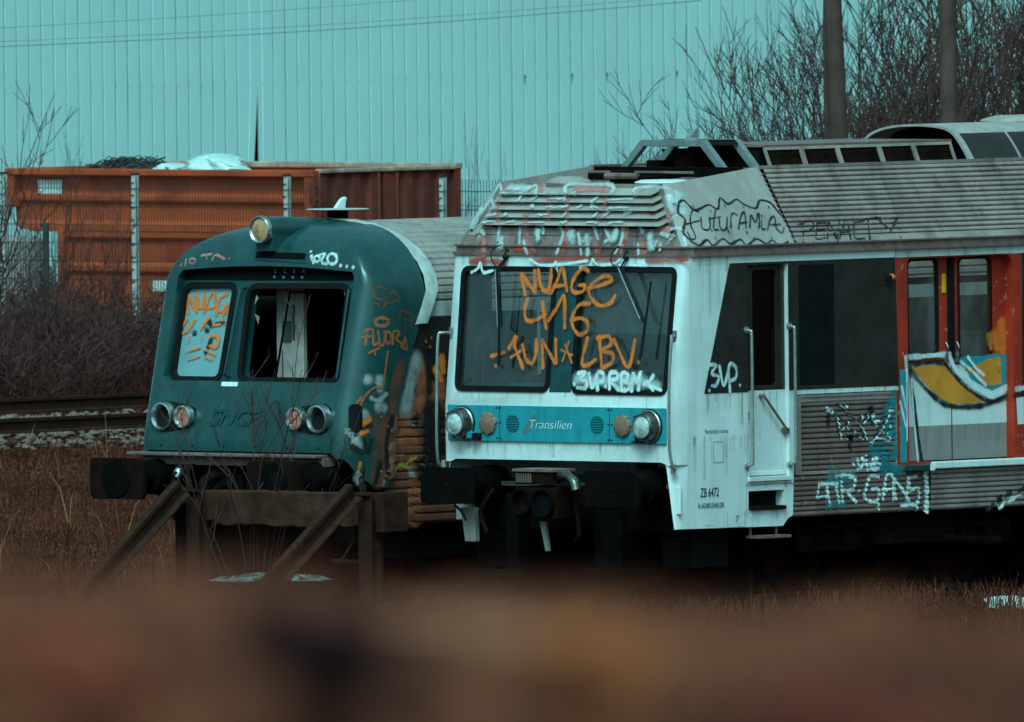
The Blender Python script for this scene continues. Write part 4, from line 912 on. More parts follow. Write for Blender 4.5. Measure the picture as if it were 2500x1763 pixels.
def los(y, py): return 7.9-y*math.tan(PHI+(py-881.5)/54000)
def pl_near(r): y = 19.5+8*r.random(); return r.uniform(-1, 1)*(.035*y+.1), y
NEAR_ = 1
def capn(x, y, r):
    px = 1250+54000*x/y
    t = 1345+45*math.sin(px/118.)+30*math.sin(px/51.+1)+ (60*smst(px, 750, 1000)) + 55*smst(px, 1500, 1900) - 25*smst(-px, -500, -100)
    return los(y, t+abs(r.gauss(0, 1))*90+ (25 if r.random() < .5 else 0))
tag(blades('near_grass', M['grassn'], 30000, pl_near, .25, .75, .004, 3, .5, capn), 'out of focus brown grass on the bank in the foreground', 'grass', kind='stuff')
# dark weed head in the near grass
def weed(x, y, zc, sx, sz, n, seed, label, c=(.030, .012, .015)):
    r = random.Random(seed); mb = MB(); z0 = gz(x, y)
    for _ in range(n):
        e = r.gauss(0, 1); p = Vector((x+e*sx, y+r.gauss(0, .03), zc-e*sz*.8+r.gauss(0, sz)))
        mb.tube([p, p+Vector((r.gauss(0, .02), r.gauss(0, .01), r.gauss(0, .012)))], [.008, .004], 4)
        if _ % 6 == 0: mb.tube([(x+e*sx*.3, y, z0), p], .002, 3, False)
    return tag(mb.build('dead_weed', pm('weed_stalk', c, .9, .3, 6, spec=0.), fix=False), label, 'weed')
weed(-.164, 19.0, 7.112, .022, .0085, 200, 5, 'blurred dark dead weed left of centre in the foreground grass')
weed(.075, 19.6, 7.075, .022, .009, 90, 6, 'blurred straw coloured dead weed right of centre in the foreground grass', (.50, .125, .052))
weed(-.38, 19.4, 7.075, .03, .012, 120, 7, 'blurred reddish dead weed at the left of the foreground grass', (.36, .075, .045))
weed(.30, 19.3, 7.03, .03, .016, 150, 8, 'blurred dull red dead weed at the lower right of the foreground grass', (.24, .05, .035))
weed(-.03, 19.8, 7.086, .026, .007, 70, 9, 'blurred pale grassy weed head near the middle of the foreground grass', (.42, .14, .085))
# --- railway beyond, ballast, the tracks under the trains
def track(s0, z0, a0, a1, cant=0, name='railway'):
    mb = MB()
    for k, e in ((-.75, cant), (.75, 0)):
        f = lambda a: (math.cos(TH)*(s0+k)+math.sin(TH)*a, -math.sin(TH)*(s0+k)+math.cos(TH)*a, z0+e)
        railbar(mb, f(a0), f(a1), 1.05)
    return tag(mb.build(name, M['oldrail']), kind='structure')
track(S0, -.16, A0-1.2, A0+30); track(S0-4, -.16, A0-3.2, A0+30)
SR = S0-26
zr_ = .59
M['stone'] = pm('pale_ballast', (.20, .105, .09), .9, .5, 12)
r = random.Random(12); mb = MB()
for _ in range(5200):
    ds = r.uniform(-1.6, 1.5); a = r.uniform(162, 188); x = math.cos(TH)*(SR+ds)+math.sin(TH)*a; y = -math.sin(TH)*(SR+ds)+math.cos(TH)*a
    if abs(abs(ds)-.75) < .09: continue
    c = r.uniform(.025, .06); z = zr_-.05+.10*(-ds/1.5) +r.uniform(-.02, .04); V = []
    for i in range(6):
        q = Vector(((1, 0, 0), (-1, 0, 0), (0, 1, 0), (0, -1, 0), (0, 0, 1), (0, 0, -1))[i]); V.append((x+q.x*c*r.uniform(.7, 1.3), y+q.y*c*r.uniform(.7, 1.3), z+q.z*c*r.uniform(.6, 1)))
    mb.add(V, [(0, 2, 4), (2, 1, 4), (1, 3, 4), (3, 0, 4), (2, 0, 5), (1, 2, 5), (3, 1, 5), (0, 3, 5)])
tag(mb.build('ballast', M['stone'], fix=False), 'pale crushed stone between the rails of the far track', 'ballast', kind='stuff')
track(SR, zr_, 158, 200, .144)
# --- snow remnants
def snow(name, c, rx, ry, h, seed, label, rot=0, m=None):
    r = random.Random(seed); mb = MB(); n = 26
    ph = [r.uniform(0, 6) for _ in range(4)]
    for k in range(6):
        t = k/5
        for j in range(n):
            a = 6.2832*j/n; q = (1+.25*math.sin(2*a+ph[0])+.15*math.sin(5*a+ph[1])+.1*math.sin(9*a+ph[2]))*(1-t)
            dx, dy = rx*q*math.cos(a), ry*q*math.sin(a)
            mb.v.append((c[0]+dx*math.cos(rot)-dy*math.sin(rot), c[1]+dx*math.sin(rot)+dy*math.cos(rot), c[2]-.05+h*(1-(1-t)**2)+.02*r.random()*(k > 0)))
    mb.f = [(k*n+j, k*n+(j+1) % n, (k+1)*n+(j+1) % n, (k+1)*n+j) for k in range(5) for j in range(n)]
    return tag(mb.build(name, m or M['snow'], smooth=180, fix=False), label, 'snow')
M['snow'] = pm('old_snow', (.80, .82, .82), .6, .12, 8, (.25, .2, .17), .5, streak=False, bump=.5, bscale=30)
snow('snow_patch', (4.48, 199.3, gz(4.48, 199.3)+.05), .20, 1.5, .07, 3, 'small patch of old snow in the grass at the right edge', .12)
snow('snow_patch', (-2.25, 201.2, .24), .62, .2, .06, 6, 'dirty bank of old snow lying between the rails under the buffer stop', -.1, pm('sooty_snow', (.30, .30, .30), .7, .5, 14, (.035, .018, .014), 1., streak=False, bump=.8, bscale=20, dscale=11, flake=(.03, .014, .01), flake_t=.5))
# --- posts and wires
M['pole'] = pm('weathered_pole', (.10, .046, .038), .85, .3, 3, (.03, .013, .011), .6, bump=.4, bscale=20, dscale=4)
for x, xl, lab in ((3.40, -.06, 'left wooden utility pole, leaning slightly, behind the white train roof'), (4.49, .004, 'right wooden utility pole, upright, rising out of the bare bushes')):
    mb = MB(); mb.tube([(x, 226, .2), (x+xl*.6, 226, 3.9), (x+xl*1.35, 226, 5.1), (x+xl*3, 226, 8.5)], [.10, .09, .087, .075], 20)
    p = tag(mb.build('utility_pole', M['pole'], smooth=40), lab, 'pole', 'utility poles')
mb = MB(); mb.tube([(3.27, 226.3, .2), (3.27, 226.3, 3.7), (3.235, 226.3, 4.75), (3.24, 226.3, 5.3)], [.055, .05, .02, .012], 8)
tag(mb.build('strut_pole', M['pole'], smooth=40), 'thin dark strut standing against the left utility pole', 'pole')
M['wire'] = pm('grey_wire', (.14, .2, .2), .6, .1, 3)
def wire(p, q, rr_, lab):
    P = [Vector(p).lerp(Vector(q), t/12)-Vector((0, 0, .06*math.sin(math.pi*t/12))) for t in range(13)]
    tag(MB().tube(P, rr_, 5).build('overhead_wire', M['wire']), lab, 'wire', 'overhead wires')
for dz, rr_, d2, lab in ((0, .0042, 0, 'lowest and thickest overhead wire crossing in front of the wall'), (.055, .0025, .01, 'thin overhead wire just above the thickest one'), (.20, .0025, .12, 'topmost thin overhead wire crossing the upper left corner')):
    wire((-6.2, 246, 4.43+dz), (2.2, 252, 4.80+dz+d2), rr_, lab)
# --- warehouse with ribbed cladding
M['clad'] = pm('pale_cladding', (.60, .80, .79), .5, .02, .6, (.54, .72, .71), .25, dscale=1.2)
WX = -183.1
def wl_(s, a, z): return (math.cos(TH)*s+math.sin(TH)*a, -math.sin(TH)*s+math.cos(TH)*a, z)
WH = empty('warehouse', wl_(WX, 192, .5)); tag(WH, 'tall pale blue warehouse wall of vertical ribbed cladding', 'warehouse')
def wh(mb, name, m, par=WH, **k):
    o = mb.build(name, m, None, **k); o.parent = par; o.matrix_parent_inverse = Matrix.Translation(-Vector(wl_(WX, 192, .5))); return o
mb = MB(); pr = []; pitch = (196.214-187.606)/41.
a = 160.0
a = 187.606-pitch*math.floor((187.606-160)/pitch)
while a < 232:
    pr += [(WX, a-.030), (WX-.006, a-.024), (WX-.006, a-.001), (WX, a+.004), (WX, a+pitch*.33), (WX, a+pitch*.66)]; a += pitch
gapA = 191.93
up = [p for p in pr]
k = len(pr)
mb.add([wl_(s, q, z) for z in (3.72, 9.5) for s, q in pr], [(i, i+1, k+i+1, k+i) for i in range(k-1)])
lo1 = [p for p in pr if p[1] < gapA-.02]+[(WX, gapA)]; lo2 = [(WX, gapA)]+[p for p in pr if p[1] > gapA+.02]
for L, side_ in ((lo1, 0), (lo2, 1)):
    k = len(L)
    zz = [0.4, 2.0, 2.7, 3.2, 3.6, 3.72]
    def off(q, z):
        if side_ == 0: g = max(0, 1-(gapA-q)/.35); return -.0*g, -.085*max(0, (3.62-z)/.9)*g
        return 0, 0
    mb.add([wl_(s+.008*max(0, 1-(gapA-q)/.3)*max(0, 3.6-z) if side_ == 0 else s, q+off(q, z)[1], z) for z in zz for s, q in L], [(r_*k+i, r_*k+i+1, (r_+1)*k+i+1, (r_+1)*k+i) for r_ in range(5) for i in range(k-1)])
wh(mb, 'cladding_wall', M['clad'], fix=False)
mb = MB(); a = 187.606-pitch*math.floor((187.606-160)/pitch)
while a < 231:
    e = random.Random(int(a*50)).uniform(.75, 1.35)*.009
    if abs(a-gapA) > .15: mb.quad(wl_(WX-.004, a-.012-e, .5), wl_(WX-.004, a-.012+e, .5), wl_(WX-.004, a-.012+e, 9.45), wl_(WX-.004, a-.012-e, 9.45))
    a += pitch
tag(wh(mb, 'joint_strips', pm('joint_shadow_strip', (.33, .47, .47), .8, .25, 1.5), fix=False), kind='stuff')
wh(MB().quad(wl_(WX-.06, 160, .3), wl_(WX-.06, 232, .3), wl_(WX-.06, 232, 9.5), wl_(WX-.06, 160, 9.5)), 'backing_wall', M['void'], fix=False)
wh(MB().quad(wl_(WX-.08, 159.9, 9.5), wl_(WX+.06, 159.9, 9.55), wl_(WX+.06, 232, 9.55), wl_(WX-.08, 232, 9.5)).quad(wl_(WX+.06, 159.9, 9.55), wl_(WX+.06, 232, 9.55), wl_(WX-20, 232, 10.5), wl_(WX-20, 159.9, 10.5)), 'roof', M['clad'], fix=False)
wh(MB().quad(wl_(WX, 160, .3), wl_(WX, 160, 9.5), wl_(WX-20, 160, 9.5), wl_(WX-20, 160, .3)).quad(wl_(WX, 232, .3), wl_(WX, 232, 9.5), wl_(WX-20, 232, 9.5), wl_(WX-20, 232, .3)), 'end_wall', M['clad'], fix=False)
mb = MB(); r = random.Random(2); a = 187.606-pitch*30
i = 0
while a < 225:
    b = .0045+(.008 if r.random() < .16 else 0); p = Vector(wl_(WX+.004, a, 3.70))
    mb.lathe([(0, .008), (b, .004), (b*1.1, -.006)], p, 'y', 8); mb.v = mb.v
    if b > .01: mb.quad(wl_(WX+.003, a-.006, 3.70), wl_(WX+.003, a+.007, 3.70), wl_(WX+.003, a+.006, 3.70-r.uniform(.05, .16)), wl_(WX+.003, a-.003, 3.70-r.uniform(.05, .1)))
    a += pitch; i += 1
tag(wh(mb, 'fixing_bolts', pm('bolt_stain', (.06, .12, .13), .8, .2, 5), fix=False), kind='stuff')
# --- containers
M['cont'] = pm('orange_container_paint', (.52, .066, .018), .6, .22, 1.6, (.16, .020, .009), .8, streak=False, dscale=1.3, flake=(.16, .05, .03), flake_t=.66)
M['cont2'] = pm('rust_container_paint', (.22, .028, .013), .75, .3, 2.2, (.07, .013, .008), .8, dscale=1.6)
M['rimrust'] = pm('rusty_bare_rim', (.50, .30, .24), .8, .35, 5, (.2, .06, .03), .8, streak=False)
M['redpatch'] = pm('red_paint_patch', (.45, .035, .015), .6, .2, 3)
M['paper'] = pm('white_sticker', (.72, .76, .76), .7, .12, 7, (.3, .3, .3), .5, streak=False)
def cont(name, s, a, z, label):
    o = empty(name, wl_(s, a, z), -TH); tag(o, label, 'container', 'containers behind the fence'); return o
# upper skip: local x along its long side, y back, z up
C1 = cont('skip_container', -174.55, 178.84, 2.33, 'orange open skip with a flat white sticker, stacked on the lower box')
L, H = 4.77, .69
prof = [(-.02, H), (-.02, H-.075), (.09, H-.10), (.10, .42), (.06, .39), (.06, .33), (.11, .29), (.11, .10), (.06, .06), (.06, .0)]
mb = MB()
def endx(z, base): return base-.05+(.13*(1-min(1, z/.16))**2 if z < .16 else 0)
k = len(prof); mb.add([(endx(z, .08) if i == 0 else L, y, z) for i in (0, 1) for y, z in prof], [(i, i+1, k+i+1, k+i) for i in range(k-1)])
mb.box(.0, L+.02, -.03, .08, H-.075, H); mb.box(L-.12, L+.02, -.02, .10, 0, H-.075); mb.box(.04, .13, -.015, .10, .25, H-.075)
mb.box(.1, L, 2.34, 2.40, 0, H); mb.box(.0, .05, 0, 2.40, .25, H); mb.box(.2, L-.02, .1, 2.34, .02, .08); mb.box(.3, L, .03, .12, -.02, .06)
mb.build('skip_body', M['cont'], C1, bevel=.012)
mb = MB(); mb.box(-.02, L+.03, 2.30, 2.42, H-.03, H+.035); mb.box(L-.06, L+.035, .10, 2.30, H-.035, H+.012); mb.build('rear_rim', M['rimrust'], C1, bevel=.01)
mb = MB(); pr = []; y = .12
while y < 2.2: pr += [(L, y), (L, y+.10), (L-.05, y+.14), (L-.05, y+.24)]; y += .28
k = len(pr); mb.add([(p[0], p[1], z) for z in (-1.28, H-.03) for p in pr], [(i, i+1, k+i+1, k+i) for i in range(k-1)])
mb.box(L-.06, L+.02, 2.30, 2.40, -1.28, H-.03); mb.box(L-.02, L+.012, 1.15, 1.23, -1.28, H-.04); mb.tube([(L+.025, 1.05, -1.2), (L+.025, 1.05, H-.05)], .018, 8); mb.tube([(L+.025, 1.35, -1.2), (L+.025, 1.35, H-.05)], .018, 8)
mb.build('end_door', M['cont2'], C1, fix=False)
mb = MB(); mb.box(L+.0, L+.06, -.05, .02, .44, .50); mb.tube([(L+.05, -.03, .30), (L+.05, -.03, .62)], .035, 10); mb.box(L-.02, L+.18, -.05, .0, .36, .40); mb.box(L-.02, L+.18, -.05, .0, .50, .54); mb.build('hinge', M['cont2'], C1)
MB().add([(.40, .078, .33), (.78, .078, .33), (.79, .078, .38), (.79, .088, .56), (.41, .088, .56), (.43, .082, .42)], [(0, 1, 2, 3, 4, 5)]).build('sticker', M['paper'], C1, fix=False)
C2 = cont('lower_container', -173.73, 178.86, 1.05, 'lower orange box container carrying the skip, with a red paint patch')
prof = [(0, 1.26), (0, 1.20), (.05, 1.15), (.05, .92), (.0, .88), (.0, .82), (.05, .78), (.05, .40), (0, .34), (0, 0)]
mb = MB(); k = len(prof); mb.add([(x, y, z) for x in (.0, 4.2) for y, z in prof], [(i, i+1, k+i+1, k+i) for i in range(k-1)])
mb.box(0, 4.2, .06, 2.1, 0, 1.27); mb.box(-.03, .06, -.02, .1, 0, 1.27); mb.build('box_body', M['cont'], C2, bevel=.008)
MB().quad((1.62, .043, .95), (2.35, .043, .93), (2.37, .043, 1.15), (1.60, .043, 1.17)).build('red_patch', M['redpatch'], C2, fix=False)
MB().quad((1.40, .043, .60), (1.73, .043, .60), (1.73, .043, .72), (1.40, .043, .72)).build('sticker', M['paper'], C2, fix=False)
MB().box(-.03, 4.2, -.025, .3, -.35, .36).box(0, .2, .1, 1.9, -.6, -.3).build('dark_sill', M['cont2'], C2, bevel=.01)
M['plate'] = M['paper']
MB().quad((.05, -.03, .14), (.25, -.03, .14), (.25, -.03, .24), (.05, -.03, .24)).build('number_plate', M['paper'], C2, fix=False)
# load on the skip
M['bag'] = pm('clear_plastic', (.62, .70, .70), .3, .12, 9, (.25, .36, .38), .8, streak=False, spec=.6)
r = random.Random(21)
def bag(c, sx, sy, sz, seed, label):
    r = random.Random(seed); mb = MB(); n, m_ = 20, 10
    for j in range(m_+1):
        t = j/m_
        for i in range(n):
            a = 6.2832*i/n; f = 1+.20*math.sin(3*a+seed+4*t)+.16*math.sin(7*a+9*t)+.14*r.random()
            hh = math.cos(t*math.pi/2)**.7
            x = math.cos(a)*sx*f*hh; y = math.sin(a)*sy*f*hh
            z = sz*math.sin(t*math.pi/2)*(1-.55*max(0, x/sx))*(1 if x > -sx*.6 else .95)+.012*r.random()
            q = Vector((x, y, z)); mb.v.append((c[0]+x*math.cos(TH)+y*math.sin(TH), c[1]-x*math.sin(TH)+y*math.cos(TH), c[2]+z))
    mb.f = [(j*n+i, j*n+(i+1) % n, (j+1)*n+(i+1) % n, (j+1)*n+i) for j in range(m_) for i in range(n)]
    return tag(mb.build('plastic_bag', M['bag'], smooth=60, fix=False), label, 'plastic bag')
bag(wl_(-172.5, 180.2, 2.96), .36, .3, .20, 1, 'crumpled clear plastic sheet bulging over the rim of the orange skip')
bag(wl_(-173.05, 180.0, 2.98), .16, .2, .08, 2, 'small flat white plastic scrap lying on the skip rim beside the twig heap')
mb = MB()
for _ in range(90):
    s = r.gauss(-173.8, .30); c = Vector(wl_(s, 180.1+r.uniform(-.3, .3), 2.96+.02)); h = .16*math.exp(-((s+173.8)/.4)**2)
    a = r.uniform(-.6, .6)+(math.pi if r.random() < .5 else 0); l = r.uniform(.12, .34)
    d_ = Vector((math.cos(a), .3*r.gauss(0, 1), 0))
    mb.tube(smooth_path([c-d_*l*.5+Vector((0, 0, r.uniform(0, h*.6))), c+Vector((0, 0, h*r.uniform(.3, 1.1))), c+d_*l*.5+Vector((0, 0, r.uniform(-.02, h)))], 3), r.uniform(.004, .012), 4, False)
tag(mb.build('scrap_heap', pm('dark_scrap', (.035, .035, .04), .6, .5, 5), fix=False), 'tangled dark heap of twigs and cable on top of the orange skip', 'scrap')
# --- welded mesh fence
M['galv'] = pm('galvanised_post', (.55, .52, .50), .45, .12, 10, (.2, .15, .12), .4)
M['mesh_w'] = pm('dark_fence_wire', (.05, .028, .022), .6, .2, 10)
FN = empty('mesh_fence', wl_(-173.0, 177.2, 1.0), -TH); tag(FN, 'welded wire mesh fence on pale steel posts in front of the orange containers', 'fence')
fx = [-.02, 2.02, 4.36, 6.72, 9.1]; 
for i, x in enumerate(fx):
    p = MB().box(x-.030, x+.030, 0, .06, -.3, 2.02).build('post', M['galv'], FN, bevel=.004)
    mb = MB(); mb.box(x-.033, x+.033, -.012, .064, 2.0, 2.024)
    for k in range(13): mb.box(x-.040, x+.012, -.012, .0, .25+k*.138, .262+k*.138)
    mb.build('clips', M['mesh_w'], p)
    if i == len(fx)-1: break
    mb = MB(); x1 = fx[i+1]; n = int((x1-x)/.046)
    for j in range(n): q = x+.03+(x1-x-.06)*(j+.5)/n; mb.box(q-.0032, q+.0032, -.006, -.002, 0, 1.98)
    for k in range(10):
        z = .02+k*.203
        mb.box(x, x1, -.010, -.006, z-.0045, z+.0045)
        if k % 3 == 2: mb.box(x, x1, -.010, -.006, z+.045, z+.05)
    mb.build('mesh_panel', M['mesh_w'], FN, fix=False)
mb = MB(); mb.tube([wl_(-172.15, 177.0, .8), wl_(-172.15, 177.0, 2.46)], .035, 8)
tag(mb.build('fence_post', pm('green_post', (.03, .05, .05), .6, .2, 5)), 'dark green thin post standing left of the first pale fence post', 'post')
mb = MB(); mb.tube([wl_(-171.8, 176.8, 1.20), wl_(-171.5, 176.8, 1.72)], .03, 8)
tag(mb.build('leaning_stake', M['twigb']), 'dark wooden stake leaning in the brush before the containers', 'stake')
# --- bare bushes
def bushmesh(name, seed, stems, h, spread, r0, sub=8, subsub=2, up=.75, thin=.0032, wander=.10, lowt=.2):
    r = random.Random(seed); mb = MB()
    def limb(p, d, L, ra, rb, n, wd):
        P = [p]; d = d.normalized()
        for i in range(n):
            d = (d+Vector((r.gauss(0, wd), r.gauss(0, wd), r.gauss(0, wd*.5)+.02*up))).normalized(); P.append(P[-1]+d*L/n)
        mb.tube(P, [ra+(rb-ra)*i/n for i in range(n+1)], 3, False); return P
    for _ in range(stems):
        a = r.uniform(0, 6.283); q = spread*r.random()**.6
        d = Vector((math.cos(a)*q, math.sin(a)*q, 1)); L = h*r.uniform(.55, 1.0)
        P = limb(Vector((math.cos(a)*q*.35, math.sin(a)*q*.35, 0)), d, L, r0*r.uniform(.5, 1), thin, 9, wander)
        for k in range(sub):
            t = r.uniform(lowt, .97); i = min(8, int(t*9)); p = P[i].lerp(P[i+1], t*9-i); dd = (P[i+1]-P[i]).normalized()
            b = r.uniform(0, 6.283); e = (dd*up+Vector((math.cos(b), math.sin(b), .15))*r.uniform(.35, .75)).normalized(); l2 = L*r.uniform(.10, .30)*(1.25-t*.6)
            Q = limb(p, e, l2, max(thin, r0*.35*(1-t)+thin), thin*.8, 4, wander)
            for _k in range(subsub):
                i2 = r.randint(1, 3); b = r.uniform(0, 6.283)
                limb(Q[i2], ((Q[i2+1]-Q[i2]).normalized()+Vector((math.cos(b), math.sin(b), .2))*r.uniform(.4, .8)), l2*r.uniform(.25, .6), thin*.95, thin*.7, 3, wander)
    me_o = mb.build(name, M['twig'], fix=False); return me_o
def place(proto, used, x, y, z, sc, rz, label, cat='bush', group=None):
    o = proto if not used else proto.copy()
    if used: COL.objects.link(o)
    o.location = (x, y, z); o.scale = sc if isinstance(sc, tuple) else (sc, sc, sc); o.rotation_euler = (0, 0, rz)
    for k in ('label', 'category', 'group'):
        if k in o: del o[k]
    return tag(o, label, cat, group)
P_ = [bushmesh('bare_bush', 30+i, 32, 4.4, .36, .017, 11, 3, thin=.0046, wander=.085) for i in range(3)]
used = [0, 0, 0]; r = random.Random(77)
GB = 'bare bushes behind the white train'
lab_r = ['tall bare bush behind the right utility pole at the right edge', 'dense bare bush between the two utility poles', 'bare bush close behind the fairing of the white train roof', 'bare bush just right of the left utility pole', 'thin bare bush just left of the left utility pole', 'low bare bush behind the grey roof frame of the white train', 'slender bare sapling with a tall tip left of the poles', 'sparse low bush right of the ribbed container', 'bare bush at the far right corner of the yard, tallest of its row', 'low bare bush behind the ribbed roof guards', 'pale thin bush in front of the pale wall above the white cab', 'wispy bush beside the right end of the containers', 'bare bush filling the gap right of the right pole', 'bare bush behind the left pole foot', 'tall bare bush in the middle of the gap between the poles, furthest back', 'bare bush halfway between the poles, lower than its neighbours', 'bare bush directly behind the right pole', 'bare bush cut by the right edge of the photo', 'low dense bush at the left foot of the left pole', 'lowest bare bush, behind the roof edge left of the grey roof frame']
rt = [(5.6, 236, 5.6), (4.05, 234, 4.9), (4.7, 238, 5.0), (3.75, 231, 4.6), (3.05, 238, 4.2), (2.35, 233, 3.8), (2.42, 240, 4.75), (-.55, 243, 3.3), (6.0, 243, 5.7), (3.1, 229, 3.6), (.95, 245, 3.25), (-.2, 241, 3.45), (5.0, 231, 5.2), (3.45, 241, 4.5), (4.35, 241, 5.2), (3.9, 236, 4.6), (5.15, 240, 5.6), (6.4, 237, 5.9), (2.75, 231, 3.75), (1.55, 235, 3.3)]
LT = bushmesh('bare_tree', 71, 18, 3.0, .5, .013, 9, 3, thin=.0036)
for i, (x, y, top_) in enumerate(rt):
    k = i % 3; zz = gz(x, y); sc = (top_-zz)/4.1
    if i in (5, 6, 7, 10, 11):
        q = (top_-zz)/2.8; o = LT.copy(); COL.objects.link(o); place(o, 0, x, y, zz, (q*.27, q*.27, q), r.uniform(0, 6), lab_r[i], group=GB); o.name = 'bare_bush'; continue
    place(P_[k], used[k], x, y, zz, (sc*.95, sc*.95, sc), r.uniform(0, 6), lab_r[i], group=GB); used[k] += 1
B_ = [bushmesh('bramble', 50+i, 46, 1.7, 1.3, .010, 9, 3, .45, .0034, .20, .1) for i in range(3)]
for o in B_: o.data.materials[0] = M['twigb']
usedb = [0, 0, 0]
bl = [(-5.4, 237.5, 1.0), (-4.6, 238.5, 1.05), (-3.8, 239.5, 1.0), (-5.6, 241, 1.1), (-4.9, 241, 1.0), (-4.2, 241.5, 1.15), (-3.4, 242, 1.05), (-5.2, 243, 1.2), (-3.3, 240, .9), (-2.6, 242.5, 1.0), (-5.75, 239, 1.35), (-4.4, 239.6, 1.2)]
wl2 = ['leftmost bramble at the photo edge, above the rails', 'bramble second from the left edge close to the rails', 'bramble beside the teal train corner, close to the rails', 'tall tangle at the left edge under the skip corner', 'bramble under the dark green post', 'bramble in front of the lower orange container', 'bramble right of the leaning stake', 'bramble furthest back at the left, below the skip', 'low bramble touching the teal train side in view', 'bramble mostly hidden behind the teal train', 'large bramble in the left corner above the far rail', 'wide bramble in front of the leaning stake']
for i, (x, y, sc) in enumerate(bl):
    k = i % 3; place(B_[k], usedb[k], x, y, gz(x, y)-.05, (sc, sc, sc*.78), i*1.7, wl2[i], 'bramble', 'brambles between the far track and the fence'); usedb[k] += 1
def pl_br(r):
    y = r.uniform(237, 247); x = r.uniform(-6.6, -1.8); s, a = sp((x, y)); ds = s-S0
    if ds > -27.8 : return None
    return x, y
tag(blades('undergrowth', grassmat('dark_undergrowth', (.055, .015, .0125), (.085, .024, .019), (.13, .045, .035), 2.), 15000, pl_br, .2, .85, .004, 9, 1.1), 'dark dead undergrowth below the fence', 'undergrowth', kind='stuff')
lt = LT; place(lt, 0, -5.98, 241.5, gz(-5.98, 241.5), 1.12, 1.0, 'bare young tree with arching twigs at the left edge in front of the skip', 'tree')
for i, (x, y, h, lab) in enumerate(((-5.55, 238, .62, 'twiggy sapling at the left edge in front of the pale stand-in block'), (-5.1, 239.5, .6, 'twiggy sapling beside the dark green post'), (-5.0, 242.5, .86, 'thin bare sapling in front of the white sticker on the skip'), (-4.45, 243, .80, 'thin bare sapling right of the white sticker on the skip'))):
    o = lt.copy(); COL.objects.link(o); place(o, 0, x, y, gz(x, y), (.42, .42, h), 2+i, lab, 'tree')
sp_ = bushmesh('bare_sapling', 90, 13, 2.75, .50, .010, 6, 2, .8, .0034, .05, .40)
q = Vector(TO)+Vector((math.cos(TH), -math.sin(TH), 0))*.78+Vector((math.sin(TH), math.cos(TH), 0))*-.62
place(sp_, 0, q.x, q.y, -.25, (1, 1, 1), .4, 'leafless sapling growing up against the front of the teal train', 'sapling')
# pale block standing in for bright snow and building behind the fence, left
mb = MB(); mb.hexa([(-6.6, 251, 1.0), (-5.0, 251, 1.0), (-5.0, 252, 1.0), (-6.6, 252, 1.0)], [(-6.6, 251, 2.25), (-5.35, 251, 2.2), (-5.35, 252, 2.2), (-6.6, 252, 2.25)])
tag(mb.build('pale_stand_in', M['greylow'], bevel=.05), 'pale block standing in for the bright snow and building beneath the overhanging skip corner', 'backdrop')
